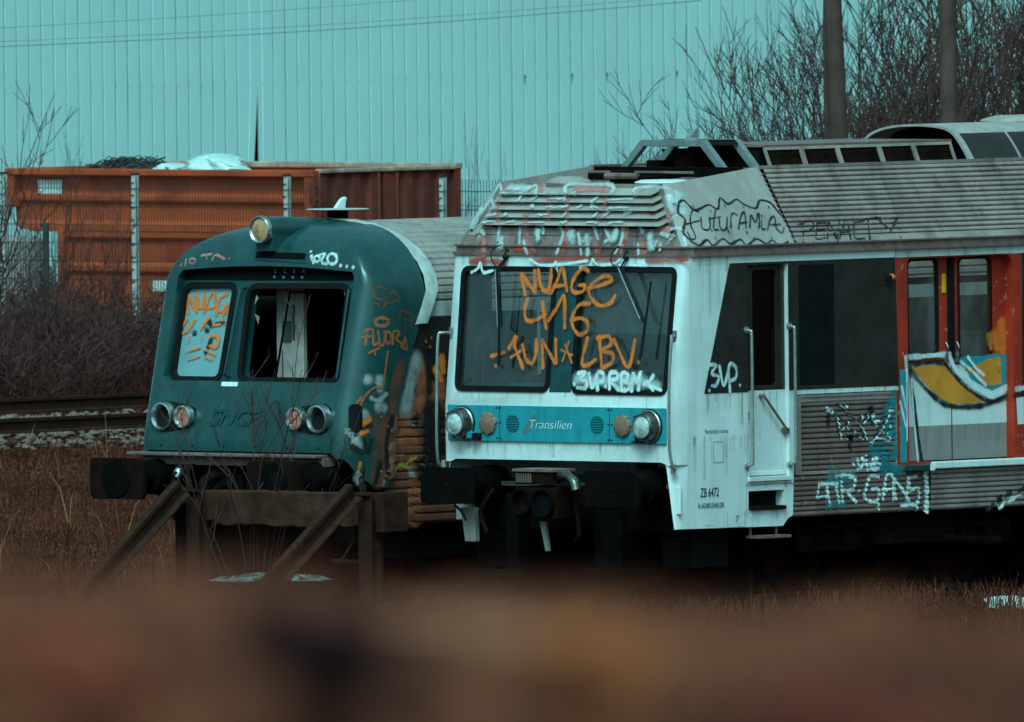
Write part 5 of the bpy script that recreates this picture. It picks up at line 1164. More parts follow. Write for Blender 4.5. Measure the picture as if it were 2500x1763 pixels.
# ================================================================ spray paint, strokes in train-local metres
HOODB = bvh(*[o for o in list(WT.children) if o.name.split('.')[0] in ('hood_front', 'louvre', 'hood_side', 'corner_plate')])
HSB = bvh(hoods); RBB = bvh(ribroof); RPB = bvh(rpanel); RLB = bvh(rlow); RL2 = bvh(rlow2); NSB = bvh(nose); TSB = bvh(tside)
tagpaint('spray_tag', S_OR, WT, [(0.040,[(-0.546,0.135,2.950),(-0.483,0.111,2.766)]),(0.040,[(-0.540,0.135,2.950),(-0.365,0.114,2.790)]),(0.040,[(-0.389,0.139,2.983),(-0.356,0.115,2.790)]),(0.040,[(-0.343,0.140,2.990),(-0.307,0.126,2.880),(-0.261,0.117,2.808),(-0.206,0.118,2.815),(-0.179,0.129,2.902),(-0.183,0.141,2.998)]),(0.032,[(-0.187,0.123,2.854),(-0.189,0.113,2.778)]),(0.040,[(-0.161,0.114,2.785),(-0.097,0.128,2.896),(-0.043,0.143,3.009),(0.034,0.117,2.808)]),(0.036,[(-0.129,0.121,2.843),(0.020,0.123,2.858)]),(0.040,[(0.279,0.140,2.988),(0.211,0.142,3.008),(0.124,0.134,2.939),(0.087,0.121,2.842),(0.130,0.115,2.791),(0.232,0.116,2.803),(0.249,0.123,2.854),(0.180,0.123,2.857)]),(0.040,[(0.295,0.119,2.828),(0.451,0.123,2.859),(0.575,0.129,2.902),(0.552,0.134,2.939),(0.444,0.133,2.931),(0.330,0.123,2.858),(0.309,0.114,2.789),(0.383,0.104,2.708),(0.471,0.100,2.674),(0.581,0.102,2.696),(0.634,0.111,2.765)]),(0.040,[(-0.447,0.106,2.725),(-0.469,0.094,2.631),(-0.437,0.082,2.535),(-0.324,0.082,2.536),(-0.207,0.089,2.592)]),(0.040,[(-0.255,0.102,2.695),(-0.188,0.073,2.466)]),(0.040,[(-0.164,0.082,2.537),(-0.072,0.096,2.648),(0.006,0.110,2.756),(0.045,0.074,2.471)]),(0.040,[(0.328,0.102,2.691),(0.207,0.100,2.679),(0.133,0.088,2.582),(0.143,0.076,2.486),(0.226,0.066,2.411),(0.325,0.070,2.446),(0.318,0.080,2.522),(0.239,0.085,2.558),(0.155,0.083,2.548)]),(0.040,[(-0.837,0.039,2.203),(-0.689,0.044,2.236)]),(0.036,[(-0.776,0.028,2.114)]),(0.040,[(-0.627,0.049,2.278),(-0.550,0.063,2.389),(-0.559,0.052,2.299),(-0.473,0.034,2.163),(-0.435,0.026,2.101)]),(0.032,[(-0.590,0.038,2.196),(-0.483,0.046,2.252)]),(0.040,[(-0.460,0.053,2.307),(-0.399,0.036,2.177),(-0.321,0.032,2.148),(-0.284,0.045,2.247),(-0.296,0.059,2.357)]),(0.040,[(-0.220,0.058,2.351),(-0.185,0.027,2.108)]),(0.040,[(-0.213,0.058,2.347),(-0.042,0.033,2.151)]),(0.040,[(-0.024,0.033,2.151),(-0.051,0.059,2.360)]),(0.024,[(0.024,0.048,2.271),(0.165,0.042,2.222)]),(0.024,[(0.114,0.058,2.345),(0.054,0.035,2.168)]),(0.024,[(0.072,0.053,2.313),(0.172,0.033,2.153)]),(0.040,[(0.342,0.062,2.378),(0.295,0.034,2.158),(0.367,0.030,2.134),(0.456,0.037,2.184)]),(0.040,[(0.485,0.064,2.393),(0.547,0.028,2.116)]),(0.040,[(0.464,0.062,2.379),(0.602,0.064,2.397),(0.638,0.055,2.326),(0.531,0.048,2.270),(0.670,0.044,2.237),(0.664,0.034,2.162),(0.557,0.028,2.112)]),(0.040,[(0.671,0.060,2.368),(0.869,0.029,2.120),(0.928,0.060,2.363)]),(0.040,[(0.995,0.035,2.165)])], (0, -1, .128), lift=0.0040, label='orange spray words on the windscreen')
tagpaint('spray_tag', S_WH, WT, [(0.042,[(0.222,0.008,1.962)]),(0.042,[(0.262,0.021,2.058),(0.346,0.022,2.069),(0.302,0.014,2.007),(0.369,0.012,1.991),(0.360,0.004,1.928),(0.270,0.004,1.931)]),(0.042,[(0.394,0.020,2.056),(0.450,0.004,1.929),(0.494,0.020,2.053)]),(0.042,[(0.516,0.002,1.913),(0.497,0.021,2.057),(0.568,0.021,2.060),(0.575,0.013,1.996),(0.509,0.011,1.982)]),(0.038,[(0.612,0.006,1.944)]),(0.042,[(0.661,0.004,1.926),(0.656,0.021,2.059),(0.740,0.022,2.067),(0.745,0.015,2.012),(0.672,0.013,1.994),(0.777,0.003,1.919)]),(0.042,[(0.811,0.003,1.919),(0.800,0.021,2.060),(0.872,0.021,2.057),(0.864,0.014,2.002),(0.818,0.013,1.996),(0.902,0.010,1.977),(0.889,0.003,1.920),(0.812,0.002,1.914)]),(0.042,[(0.939,0.002,1.911),(0.941,0.022,2.069),(0.995,0.011,1.985),(1.033,0.024,2.084),(1.020,0.003,1.922)]),(0.038,[(1.190,0.020,2.051),(1.144,0.012,1.989),(1.086,0.009,1.968)]),(0.038,[(1.086,0.010,1.975),(1.297,0.003,1.920)]),(0.038,[(1.122,0.012,1.989),(1.200,0.003,1.919)])], (0, -1, .128), lift=0.0160, label='white spray initials at the foot of the right pane')
tagpaint('spray_haze', S_WHs, WT, [(0.120,[(0.249,0.014,2.006),(0.578,0.013,1.996),(0.952,0.013,2.001),(1.236,0.009,1.963)])], (0, -1, .128), lift=0.0120)
tagpaint('spray_letters', S_CH, WT, [(0.044,[(-0.979,0.326,3.756),(-0.902,0.255,3.684),(-0.647,0.257,3.686)]),(0.044,[(-0.682,0.295,3.718),(-0.603,0.316,3.736),(-0.524,0.325,3.751),(-0.480,0.255,3.684)]),(0.044,[(-0.440,0.327,3.759),(-0.382,0.261,3.689),(-0.223,0.260,3.688)]),(0.044,[(-0.100,0.253,3.682),(-0.156,0.327,3.759),(0.117,0.328,3.764),(0.408,0.328,3.762),(0.463,0.255,3.684)]),(0.044,[(0.749,0.249,3.679),(0.711,0.315,3.735),(0.966,0.327,3.757)]),(0.044,[(0.969,0.324,3.745),(1.098,0.367,3.732),(1.174,0.342,3.617),(1.242,0.315,3.511),(1.192,0.247,3.440)]),(0.044,[(1.218,0.231,3.373),(1.329,0.267,3.367),(1.412,0.227,3.230)]),(0.044,[(-0.992,0.326,3.756),(-1.118,0.275,3.550),(-1.232,0.224,3.360)]),(0.044,[(-1.076,0.297,3.639),(-0.992,0.239,3.561),(-0.945,0.220,3.490)]),(0.044,[(-1.245,0.238,3.442),(-1.249,0.228,3.362)]),(0.044,[(-0.644,0.229,3.366),(-0.621,0.196,3.233)]),(0.044,[(-0.576,0.200,3.251),(-0.531,0.175,3.190),(-0.493,0.161,3.135)]),(0.044,[(-0.140,0.232,3.379),(-0.098,0.215,3.308),(-0.129,0.164,3.147)]),(0.044,[(0.090,0.219,3.327),(0.176,0.163,3.140)]),(0.044,[(0.637,0.231,3.376),(0.638,0.203,3.261),(0.598,0.166,3.153)]),(0.044,[(0.853,0.194,3.227),(0.885,0.164,3.146)]),(0.044,[(0.286,0.231,3.373),(0.344,0.207,3.276)]),(0.044,[(-0.894,0.229,3.365),(-0.895,0.202,3.258)]),(0.044,[(-0.359,0.232,3.377),(-0.342,0.219,3.324)]),(0.044,[(0.974,0.206,3.272),(1.012,0.190,3.210)]),(0.044,[(1.074,0.201,3.255),(1.061,0.176,3.193)]),(0.044,[(1.126,0.197,3.238),(1.141,0.174,3.185)]),(0.044,[(0.855,0.232,3.377),(0.887,0.223,3.342)]),(0.044,[(0.423,0.227,3.356),(0.517,0.202,3.260)]),(0.044,[(0.523,0.209,3.286),(0.446,0.200,3.250)]),(0.070,[(0.209,0.211,3.293),(0.264,0.163,3.141)]),(0.050,[(-1.108,0.222,3.336),(-1.078,0.215,3.310)]),(0.050,[(1.119,0.219,3.326),(1.211,0.211,3.309)]),(0.040,[(-0.500,0.256,3.630),(-0.456,0.255,3.684)]),(0.040,[(-0.090,0.234,3.611),(-0.130,0.304,3.667)]),(0.040,[(0.248,0.236,3.613),(0.285,0.276,3.647)]),(0.040,[(0.438,0.248,3.623),(0.723,0.260,3.634)]),(0.040,[(-0.310,0.234,3.556),(-0.251,0.236,3.558)]),(0.040,[(0.079,0.234,3.557),(0.111,0.252,3.572)]),(0.040,[(0.239,0.246,3.567),(0.332,0.223,3.547)]),(0.040,[(0.477,0.224,3.548),(0.689,0.231,3.554)]),(0.040,[(-0.997,0.197,3.470),(-0.935,0.209,3.481)]),(0.040,[(-0.388,0.212,3.483),(-0.293,0.215,3.485)]),(0.040,[(-0.076,0.204,3.476),(-0.067,0.247,3.513)]),(0.040,[(0.310,0.207,3.479),(0.316,0.240,3.507)]),(0.040,[(-0.771,0.189,3.409),(-0.685,0.202,3.420)]),(0.040,[(-0.492,0.192,3.411),(-0.325,0.195,3.414)]),(0.040,[(-0.093,0.195,3.414),(-0.044,0.208,3.425)]),(0.040,[(0.233,0.198,3.416),(0.351,0.201,3.419)]),(0.040,[(0.509,0.200,3.418),(0.652,0.203,3.421)]),(0.040,[(-1.057,0.194,3.413),(-0.940,0.200,3.419)]),(0.040,[(-0.647,0.230,3.608),(-0.660,0.271,3.643)]),(0.040,[(-0.278,0.253,3.627),(-0.118,0.264,3.637)]),(0.040,[(0.029,0.264,3.692),(0.007,0.248,3.678)]),(0.040,[(-0.458,0.222,3.547),(-0.498,0.253,3.572)]),(0.040,[(0.674,0.232,3.501),(0.755,0.211,3.537)]),(0.040,[(-0.203,0.224,3.548),(-0.053,0.246,3.567)]),(0.040,[(0.428,0.210,3.482),(0.463,0.251,3.516)]),(0.040,[(-0.799,0.221,3.491),(-0.786,0.200,3.473)]),(0.090,[(-0.834,0.202,3.258),(-0.824,0.177,3.196)]),(0.080,[(-0.398,0.221,3.333),(-0.379,0.205,3.271)]),(0.100,[(0.019,0.217,3.318),(0.058,0.199,3.247)]),(0.090,[(0.572,0.222,3.340),(0.562,0.207,3.278)]),(0.100,[(1.007,0.210,3.290),(1.036,0.190,3.211)]),(0.100,[(-1.149,0.268,3.523),(-1.199,0.241,3.416)]),(0.090,[(1.142,0.344,3.661),(1.209,0.295,3.538)]),(0.080,[(-0.817,0.310,3.730),(-0.584,0.296,3.718)])], (0, -1, .25), lift=0.0040, bvhs=HOODB, sub=5, label='white outlines of large letters across the cab hood')
tagpaint('spray_fill', S_PK, WT, [(0.065,[(-0.589,0.229,3.367),(-0.525,0.198,3.243),(-0.431,0.164,3.144)]),(0.065,[(-0.060,0.230,3.371),(-0.067,0.204,3.264),(-0.075,0.164,3.147)]),(0.065,[(0.283,0.206,3.276),(0.382,0.163,3.142)]),(0.065,[(0.676,0.231,3.376),(0.646,0.166,3.153)]),(0.065,[(0.890,0.194,3.227),(0.950,0.166,3.155)]),(0.065,[(-1.084,0.208,3.283),(-1.040,0.161,3.132)]),(0.065,[(-0.474,0.325,3.750),(-0.428,0.279,3.705)]),(0.065,[(-0.306,0.284,3.653),(-0.275,0.247,3.458)]),(0.065,[(0.360,0.308,3.728),(0.393,0.249,3.570),(0.353,0.242,3.454)]),(0.065,[(-0.076,0.275,3.646),(-0.046,0.252,3.459)]),(0.065,[(-0.933,0.280,3.596),(-0.898,0.221,3.436)]),(0.065,[(-0.008,0.305,3.726),(0.323,0.302,3.724)]),(0.065,[(-0.821,0.287,3.711),(-0.898,0.278,3.703)]),(0.065,[(1.179,0.275,3.539),(1.177,0.250,3.450)]),(0.065,[(1.128,0.224,3.362),(1.190,0.222,3.353)]),(0.065,[(-0.559,0.212,3.484),(-0.543,0.193,3.413)])], (0, -1, .25), lift=0.0020, bvhs=HOODB, sub=5)
tagpaint('spray_fill', S_RD, WT, [(0.055,[(-0.651,0.175,3.189),(-0.448,0.166,3.155)]),(0.055,[(0.915,0.190,3.210),(0.950,0.165,3.148)]),(0.055,[(-1.107,0.193,3.221),(-1.067,0.161,3.132)]),(0.055,[(0.386,0.172,3.179),(0.382,0.163,3.144)]),(0.055,[(0.664,0.201,3.252),(0.620,0.168,3.163)]),(0.055,[(-0.071,0.195,3.229),(-0.104,0.162,3.140)]),(0.055,[(0.956,0.255,3.520),(0.997,0.250,3.516)])], (0, -1, .25), lift=0.0030, bvhs=HOODB, sub=5)
tagpaint('spray_letters', S_WH, WT, [(0.028,[(-0.446,0.152,3.084),(-0.334,0.146,3.038),(-0.163,0.146,3.037),(-0.132,0.150,3.067),(-0.109,0.147,3.040),(0.090,0.149,3.060),(0.258,0.151,3.079)]),(0.028,[(0.324,0.153,3.092),(0.395,0.147,3.045),(0.576,0.148,3.053),(0.657,0.153,3.093)]),(0.030,[(-1.169,0.136,2.962),(-1.093,0.141,2.998),(-1.068,0.148,3.050),(-1.022,0.137,2.963),(-0.908,0.139,2.980)]),(0.030,[(0.662,0.147,3.047),(1.000,0.147,3.044)])], (0, -1, .128), lift=0.0060)
tagpaint('spray_fill', S_RD, WT, [(0.060,[(-1.192,0.150,3.067),(-1.009,0.151,3.074),(-0.780,0.148,3.050)]),(0.040,[(-0.411,0.152,3.082),(-0.096,0.153,3.094),(0.262,0.154,3.100)]),(0.040,[(0.336,0.153,3.092),(0.633,0.153,3.091)]),(0.036,[(0.984,0.152,3.085),(1.237,0.153,3.092),(1.495,0.154,3.100)]),(0.030,[(-1.035,0.153,3.088),(-1.024,0.146,3.034)])], (0, -1, .128), lift=0.0040)
tagpaint('spray_border', S_BK, WT, [(0.024,[(1.200,0.378,3.623),(1.193,0.451,3.634),(1.246,0.528,3.543),(1.223,0.733,3.583),(1.248,0.824,3.540),(1.189,0.924,3.641),(1.223,0.984,3.582),(1.202,1.126,3.618),(1.229,1.196,3.572),(1.252,1.329,3.534),(1.212,1.428,3.602),(1.224,1.552,3.582),(1.271,1.604,3.500),(1.314,1.649,3.428)]),(0.024,[(1.200,0.378,3.623),(1.254,0.304,3.531),(1.296,0.341,3.459),(1.357,0.255,3.355),(1.411,0.286,3.262),(1.437,0.362,3.218)]),(0.024,[(1.437,0.362,3.218),(1.407,0.501,3.269),(1.439,0.549,3.215),(1.405,0.714,3.273),(1.433,0.788,3.225),(1.411,0.944,3.262),(1.446,0.989,3.203),(1.411,1.156,3.262),(1.440,1.261,3.214),(1.423,1.360,3.243),(1.453,1.427,3.192),(1.433,1.561,3.226)]),(0.019,[(1.304,1.661,3.446),(1.356,1.668,3.357)])], (.63, 0, .37), lift=0.0040, bvhs=HSB, label='black wavy border around a tag')
tagpaint('spray_tag', S_BK, WT, [(0.018,[(1.257,0.563,3.525),(1.251,0.486,3.535),(1.317,0.386,3.423),(1.390,0.368,3.299),(1.399,0.299,3.283),(1.363,0.295,3.345)]),(0.018,[(1.319,0.337,3.420),(1.304,0.511,3.444)]),(0.018,[(1.288,0.555,3.472),(1.345,0.505,3.376),(1.356,0.558,3.357),(1.341,0.614,3.382),(1.290,0.664,3.469)]),(0.018,[(1.341,0.606,3.382),(1.364,0.615,3.343)]),(0.018,[(1.255,0.782,3.528),(1.347,0.653,3.372),(1.358,0.701,3.353)]),(0.018,[(1.298,0.655,3.455),(1.290,0.811,3.469)]),(0.018,[(1.297,0.783,3.458),(1.353,0.740,3.361),(1.354,0.810,3.359),(1.293,0.897,3.464)]),(0.018,[(1.349,0.829,3.368),(1.370,0.832,3.332)]),(0.018,[(1.350,0.881,3.367),(1.294,0.944,3.463),(1.274,0.998,3.497),(1.285,1.039,3.478)]),(0.018,[(1.357,0.974,3.356),(1.295,1.074,3.460),(1.270,1.150,3.502),(1.353,1.084,3.362)]),(0.018,[(1.328,1.017,3.404),(1.323,1.122,3.412)]),(0.018,[(1.354,1.128,3.361),(1.287,1.221,3.474),(1.324,1.233,3.411),(1.278,1.332,3.489),(1.350,1.264,3.366)]),(0.018,[(1.322,1.322,3.415),(1.361,1.286,3.348),(1.362,1.331,3.347)]),(0.018,[(1.367,1.351,3.338),(1.311,1.454,3.433),(1.302,1.523,3.449),(1.358,1.480,3.352),(1.385,1.529,3.307),(1.360,1.584,3.350)]),(0.018,[(1.342,1.393,3.381),(1.342,1.552,3.381)]),(0.022,[(1.228,0.523,3.575)]),(0.022,[(1.259,0.714,3.521)]),(0.022,[(1.233,0.928,3.566)]),(0.022,[(1.245,1.163,3.546)]),(0.022,[(1.294,1.354,3.462)]),(0.022,[(1.249,1.497,3.539)]),(0.022,[(1.370,0.819,3.333)]),(0.022,[(1.379,1.060,3.318)]),(0.022,[(1.355,1.240,3.358)]),(0.022,[(1.430,0.410,3.231)]),(0.022,[(1.403,0.605,3.276)]),(0.022,[(1.425,0.823,3.239)]),(0.022,[(1.411,1.117,3.263)]),(0.022,[(1.414,1.351,3.258)])], (.63, 0, .37), lift=0.0040, bvhs=HSB, label='black tag on the hood side')
tagpaint('spray_tag', S_BK, WT, [(0.022,[(1.348,1.851,3.392),(1.436,1.770,3.248)]),(0.022,[(1.360,1.796,3.375),(1.321,1.974,3.394),(1.380,1.966,3.341),(1.401,1.803,3.304)]),(0.022,[(1.352,2.051,3.387),(1.438,1.937,3.244),(1.435,2.064,3.249)]),(0.022,[(1.389,2.003,3.322),(1.388,2.111,3.328)]),(0.022,[(1.357,2.045,3.380),(1.350,2.168,3.389)]),(0.022,[(1.440,2.084,3.240),(1.350,2.212,3.388),(1.442,2.210,3.237),(1.320,2.363,3.394)]),(0.022,[(1.443,2.241,3.236),(1.326,2.461,3.400),(1.450,2.392,3.224)]),(0.022,[(1.411,2.298,3.292),(1.402,2.441,3.303)]),(0.022,[(1.329,2.556,3.403),(1.440,2.457,3.240),(1.448,2.582,3.228)]),(0.024,[(1.360,2.548,3.375),(1.320,2.775,3.393),(1.329,2.931,3.403)]),(0.022,[(1.353,2.738,3.385),(1.454,2.645,3.218)]),(0.022,[(1.334,2.867,3.418),(1.374,2.954,3.305)]),(0.022,[(1.320,3.150,3.393),(1.403,2.948,3.255),(1.482,2.801,3.173)]),(0.022,[(1.401,3.107,3.305)]),(0.022,[(1.450,3.069,3.223)]),(0.022,[(1.423,1.625,3.269)]),(0.022,[(1.457,1.735,3.213)]),(0.018,[(1.412,2.217,3.290),(1.464,2.199,3.202)]),(0.018,[(1.403,1.921,3.262),(1.470,1.872,3.192)])], (.62, 0, .38), lift=0.0040, bvhs=RBB, sub=8, label='black tag along the bottom of the ribbed roof')
tagpaint('spray_tag', S_WH, WT, [(0.034,[(1.454,0.460,2.139),(1.454,0.555,2.133),(1.454,0.494,2.061),(1.454,0.585,2.026),(1.454,0.546,1.950),(1.454,0.492,1.948)]),(0.034,[(1.454,0.595,2.123),(1.454,0.652,1.943),(1.454,0.731,2.128)]),(0.034,[(1.454,0.733,1.886),(1.454,0.723,2.128),(1.454,0.812,2.107),(1.454,0.814,2.016),(1.454,0.726,1.978)]),(0.034,[(1.454,0.456,1.905)]),(0.027,[(1.454,0.867,1.941)]),(0.024,[(1.454,0.460,2.136),(1.454,0.440,2.100)])], (1, 0, 0), lift=0.0040, label='white spray initials on the dark window band')
tagpaint('spray_tag', S_WH, WT, [(0.020,[(1.447,2.043,1.679),(1.447,2.138,1.647),(1.447,2.315,1.549),(1.448,2.535,1.397)]),(0.020,[(1.430,2.227,1.720),(1.448,2.343,1.641),(1.447,2.467,1.554)]),(0.020,[(1.446,2.167,1.657),(1.430,2.223,1.526),(1.447,2.244,1.406)]),(0.020,[(1.447,2.467,1.556),(1.429,2.555,1.477),(1.448,2.587,1.393)]),(0.020,[(1.448,2.245,1.489),(1.446,2.344,1.559)]),(0.020,[(1.448,2.328,1.541),(1.447,2.327,1.410)]),(0.020,[(1.426,2.532,1.618),(1.448,2.535,1.544),(1.448,2.604,1.589),(1.436,2.618,1.625)]),(0.020,[(1.447,2.648,1.680),(1.426,2.683,1.567),(1.426,2.727,1.518)]),(0.020,[(1.426,2.669,1.568),(1.442,2.762,1.563),(1.447,2.881,1.599),(1.447,2.941,1.652)]),(0.020,[(1.448,2.880,1.589),(1.426,2.792,1.472),(1.446,2.657,1.363)]),(0.020,[(1.444,2.759,1.482),(1.448,2.812,1.442)]),(0.050,[(1.447,2.045,1.695),(1.426,2.112,1.665)]),(0.055,[(1.426,2.911,1.664),(1.447,2.908,1.646)]),(0.030,[(1.446,2.317,1.705)]),(0.024,[(1.440,2.908,1.516),(1.448,2.905,1.498)]),(0.020,[(1.437,2.632,1.372),(1.448,2.731,1.402),(1.426,2.900,1.376),(1.448,2.862,1.444)]),(0.030,[(1.448,2.228,1.445),(1.444,2.232,1.417)]),(0.045,[(1.426,2.683,1.620),(1.448,2.664,1.589)])], (1, 0, 0), lift=0.0030, bvhs=RPB, sub=10)
tagpaint('spray_tag', S_BK, WT, [(0.020,[(1.448,2.020,1.691),(1.445,2.118,1.659),(1.446,2.295,1.561),(1.447,2.514,1.408)]),(0.020,[(1.448,2.185,1.732),(1.447,2.323,1.652),(1.439,2.454,1.565)]),(0.020,[(1.426,2.167,1.668),(1.448,2.182,1.539),(1.444,2.226,1.417)]),(0.020,[(1.426,2.468,1.566),(1.448,2.512,1.490),(1.447,2.566,1.405)]),(0.020,[(1.447,2.223,1.500),(1.426,2.344,1.570)]),(0.020,[(1.447,2.307,1.553),(1.426,2.328,1.421)]),(0.020,[(1.447,2.488,1.631),(1.447,2.514,1.556),(1.447,2.583,1.600),(1.448,2.582,1.637)]),(0.020,[(1.448,2.625,1.691),(1.446,2.639,1.580),(1.444,2.685,1.531)]),(0.020,[(1.446,2.625,1.580),(1.431,2.753,1.575),(1.445,2.862,1.610),(1.426,2.942,1.663)]),(0.020,[(1.447,2.859,1.601),(1.446,2.748,1.484),(1.426,2.658,1.374)]),(0.020,[(1.448,2.732,1.494),(1.447,2.790,1.453)]),(0.050,[(1.429,2.068,1.671),(1.446,2.054,1.561)]),(0.050,[(1.448,2.645,1.686),(1.447,2.660,1.653)]),(0.040,[(1.447,2.338,1.358),(1.443,2.363,1.321)])], (1, 0, 0), lift=0.0050, bvhs=RPB, sub=10, label='black and white tag on the ribbed side panel')
tagpaint('spray_fill', S_TL, WT, [(0.220,[(1.447,2.993,1.754),(1.447,2.996,1.477),(1.448,2.982,1.153)]),(0.200,[(1.448,2.872,1.592),(1.446,2.817,1.464),(1.448,2.798,1.298),(1.448,2.824,1.158)]),(0.160,[(1.447,2.675,1.311),(1.448,2.728,1.207),(1.447,2.838,1.148)]),(0.100,[(1.447,2.874,1.647),(1.448,2.911,1.442)])], (1, 0, 0), lift=0.0020, bvhs=RPB, sub=12, across=4)
tagpaint('spray_fill', S_TL, WT, [(0.160,[(1.446,2.108,1.079),(1.444,2.385,1.052)]),(0.100,[(1.438,2.072,0.804),(1.438,2.264,0.806)])], (1, 0, 0), lift=0.0020, bvhs=RLB, sub=12, across=4)
tagpaint('spray_tag', S_WH, WT, [(0.040,[(1.426,2.401,1.229),(1.426,2.504,1.231),(1.441,2.548,1.176),(1.447,2.455,1.128)]),(0.036,[(1.448,2.459,1.205),(1.426,2.496,1.131)]),(0.040,[(1.448,2.576,1.198),(1.447,2.590,1.124)]),(0.036,[(1.446,2.569,1.242)]),(0.040,[(1.447,2.723,1.217),(1.426,2.677,1.227),(1.426,2.658,1.182),(1.447,2.718,1.169)]),(0.040,[(1.446,2.633,1.172),(1.447,2.648,1.125),(1.447,2.736,1.129)]),(0.032,[(1.441,2.401,1.176)]),(0.032,[(1.446,2.754,1.170)])], (1, 0, 0), lift=0.0060, bvhs=RPB, sub=10, label='small white tag above the large white words')
tagpaint('spray_tag', S_WH, WT, [(0.034,[(1.445,1.933,1.009),(1.444,2.185,1.008)]),(0.034,[(1.441,1.907,0.887),(1.441,2.049,0.892)]),(0.034,[(1.444,2.040,0.980),(1.423,2.082,0.820)]),(0.034,[(1.444,2.166,0.976),(1.438,2.212,0.825)]),(0.027,[(1.445,1.933,1.009),(1.442,1.912,0.883)]),(0.034,[(1.447,2.233,1.059),(1.436,2.256,0.823)]),(0.041,[(1.447,2.162,1.070),(1.446,2.287,1.075),(1.446,2.396,1.056),(1.446,2.424,1.014),(1.433,2.382,0.948),(1.443,2.247,0.935)]),(0.034,[(1.443,2.315,0.923),(1.442,2.371,0.877),(1.439,2.445,0.826)]),(0.034,[(1.443,2.473,0.924)]),(0.034,[(1.442,2.745,1.051),(1.448,2.629,1.061),(1.423,2.593,0.999),(1.442,2.550,0.880),(1.440,2.634,0.829),(1.440,2.730,0.837),(1.443,2.745,0.929),(1.442,2.648,0.942)]),(0.034,[(1.440,2.802,0.840),(1.439,2.824,0.945),(1.446,2.845,1.054),(1.441,2.926,1.051),(1.442,2.954,0.941),(1.441,2.981,0.834)]),(0.034,[(1.443,2.798,0.928),(1.443,2.964,0.931)]),(0.034,[(1.433,2.741,0.809),(1.437,2.747,0.752)]),(0.034,[(1.439,2.942,0.826),(1.445,2.936,1.034)]),(0.034,[(1.445,2.938,1.030),(1.442,3.048,0.938),(1.418,3.159,0.818)]),(0.034,[(1.438,3.122,0.824),(1.445,3.143,1.028)]),(0.034,[(1.425,3.265,1.040),(1.446,3.158,1.018),(1.421,3.171,0.904)]),(0.034,[(1.442,3.189,0.918),(1.443,3.285,0.921),(1.439,3.273,0.792),(1.438,3.161,0.781),(1.437,3.051,0.778)]),(0.034,[(1.438,3.260,0.783),(1.436,3.264,0.736)]),(0.060,[(1.446,3.375,1.076),(1.439,3.397,0.899),(1.444,3.391,0.721)])], (1, 0, 0), lift=0.0050, bvhs=RLB, sub=14, label='large white spray words broken up by the ribs')
tagpaint('spray_drips', S_YE, WT, [(0.016,[(1.447,2.097,1.292),(1.448,2.109,1.209),(1.447,2.108,1.126)])], (1, 0, 0), lift=0.0060, bvhs=RPB)
tagpaint('spray_drips', S_YE, WT, [(0.018,[(1.442,1.715,1.083),(1.447,1.711,1.063)]),(0.016,[(1.446,1.929,1.076),(1.425,1.944,1.001),(1.443,1.917,0.927)]),(0.018,[(1.419,1.757,0.860),(1.439,1.731,0.796),(1.438,1.722,0.740)])], (1, 0, 0), lift=0.0060, bvhs=RLB)
MB().add([(1.356,3.292,2.039),(1.356,3.756,2.045),(1.356,3.878,1.952),(1.356,4.030,1.845),(1.356,4.182,1.758),(1.356,4.315,1.700),(1.356,4.104,1.677),(1.356,3.874,1.681),(1.356,3.703,1.734),(1.356,3.495,1.880)], [tuple(range(10))]).build('paint_fill', M['orangep'], WT, fix=False)
MB().add([(1.355,3.977,2.109),(1.355,4.303,2.112),(1.355,4.620,2.142),(1.355,4.615,1.847),(1.355,4.413,1.789),(1.355,4.127,1.900)], [tuple(range(6))]).build('paint_fill', M['band'], WT, fix=False)
MB().add([(1.356,4.225,2.038),(1.356,4.379,2.085),(1.356,4.533,2.093),(1.356,4.540,1.965),(1.356,4.548,1.843),(1.356,4.337,1.833),(1.356,4.203,1.911),(1.356,4.032,1.992)], [tuple(range(8))]).build('paint_fill', M['orangep'], WT, fix=False)
tagpaint('spray_fill', S_OR, WT, [(0.140,[(1.356,4.478,2.299),(1.356,4.496,2.196)]),(0.120,[(1.356,4.557,2.400),(1.356,4.563,2.169)]),(0.060,[(1.356,4.401,2.301),(1.356,4.400,2.186)])], (1, 0, 0), lift=0.0020)
tagpaint('spray_fill', S_YE, WT, [(0.050,[(1.356,4.363,2.303),(1.356,4.371,2.226)]),(0.050,[(1.356,4.502,1.992),(1.356,4.512,1.966)])], (1, 0, 0), lift=0.0030)
tagpaint('spray_outline', S_BK, WT, [(0.050,[(1.356,3.279,2.065),(1.356,3.517,2.071),(1.356,3.756,2.069)]),(0.050,[(1.356,3.284,2.020),(1.356,3.457,1.868),(1.356,3.703,1.708),(1.356,3.912,1.656),(1.356,4.219,1.654),(1.356,4.411,1.681),(1.356,4.614,1.726)]),(0.038,[(1.356,3.756,2.069),(1.356,3.879,1.958),(1.356,4.068,1.825),(1.356,4.258,1.730),(1.356,4.392,1.700),(1.356,4.614,1.739)]),(0.040,[(1.356,3.283,1.995),(1.356,3.331,1.732),(1.356,3.383,1.424),(1.356,3.431,1.181)])], (1, 0, 0), lift=0.0040, label='black outline of a painted letter on the doors')
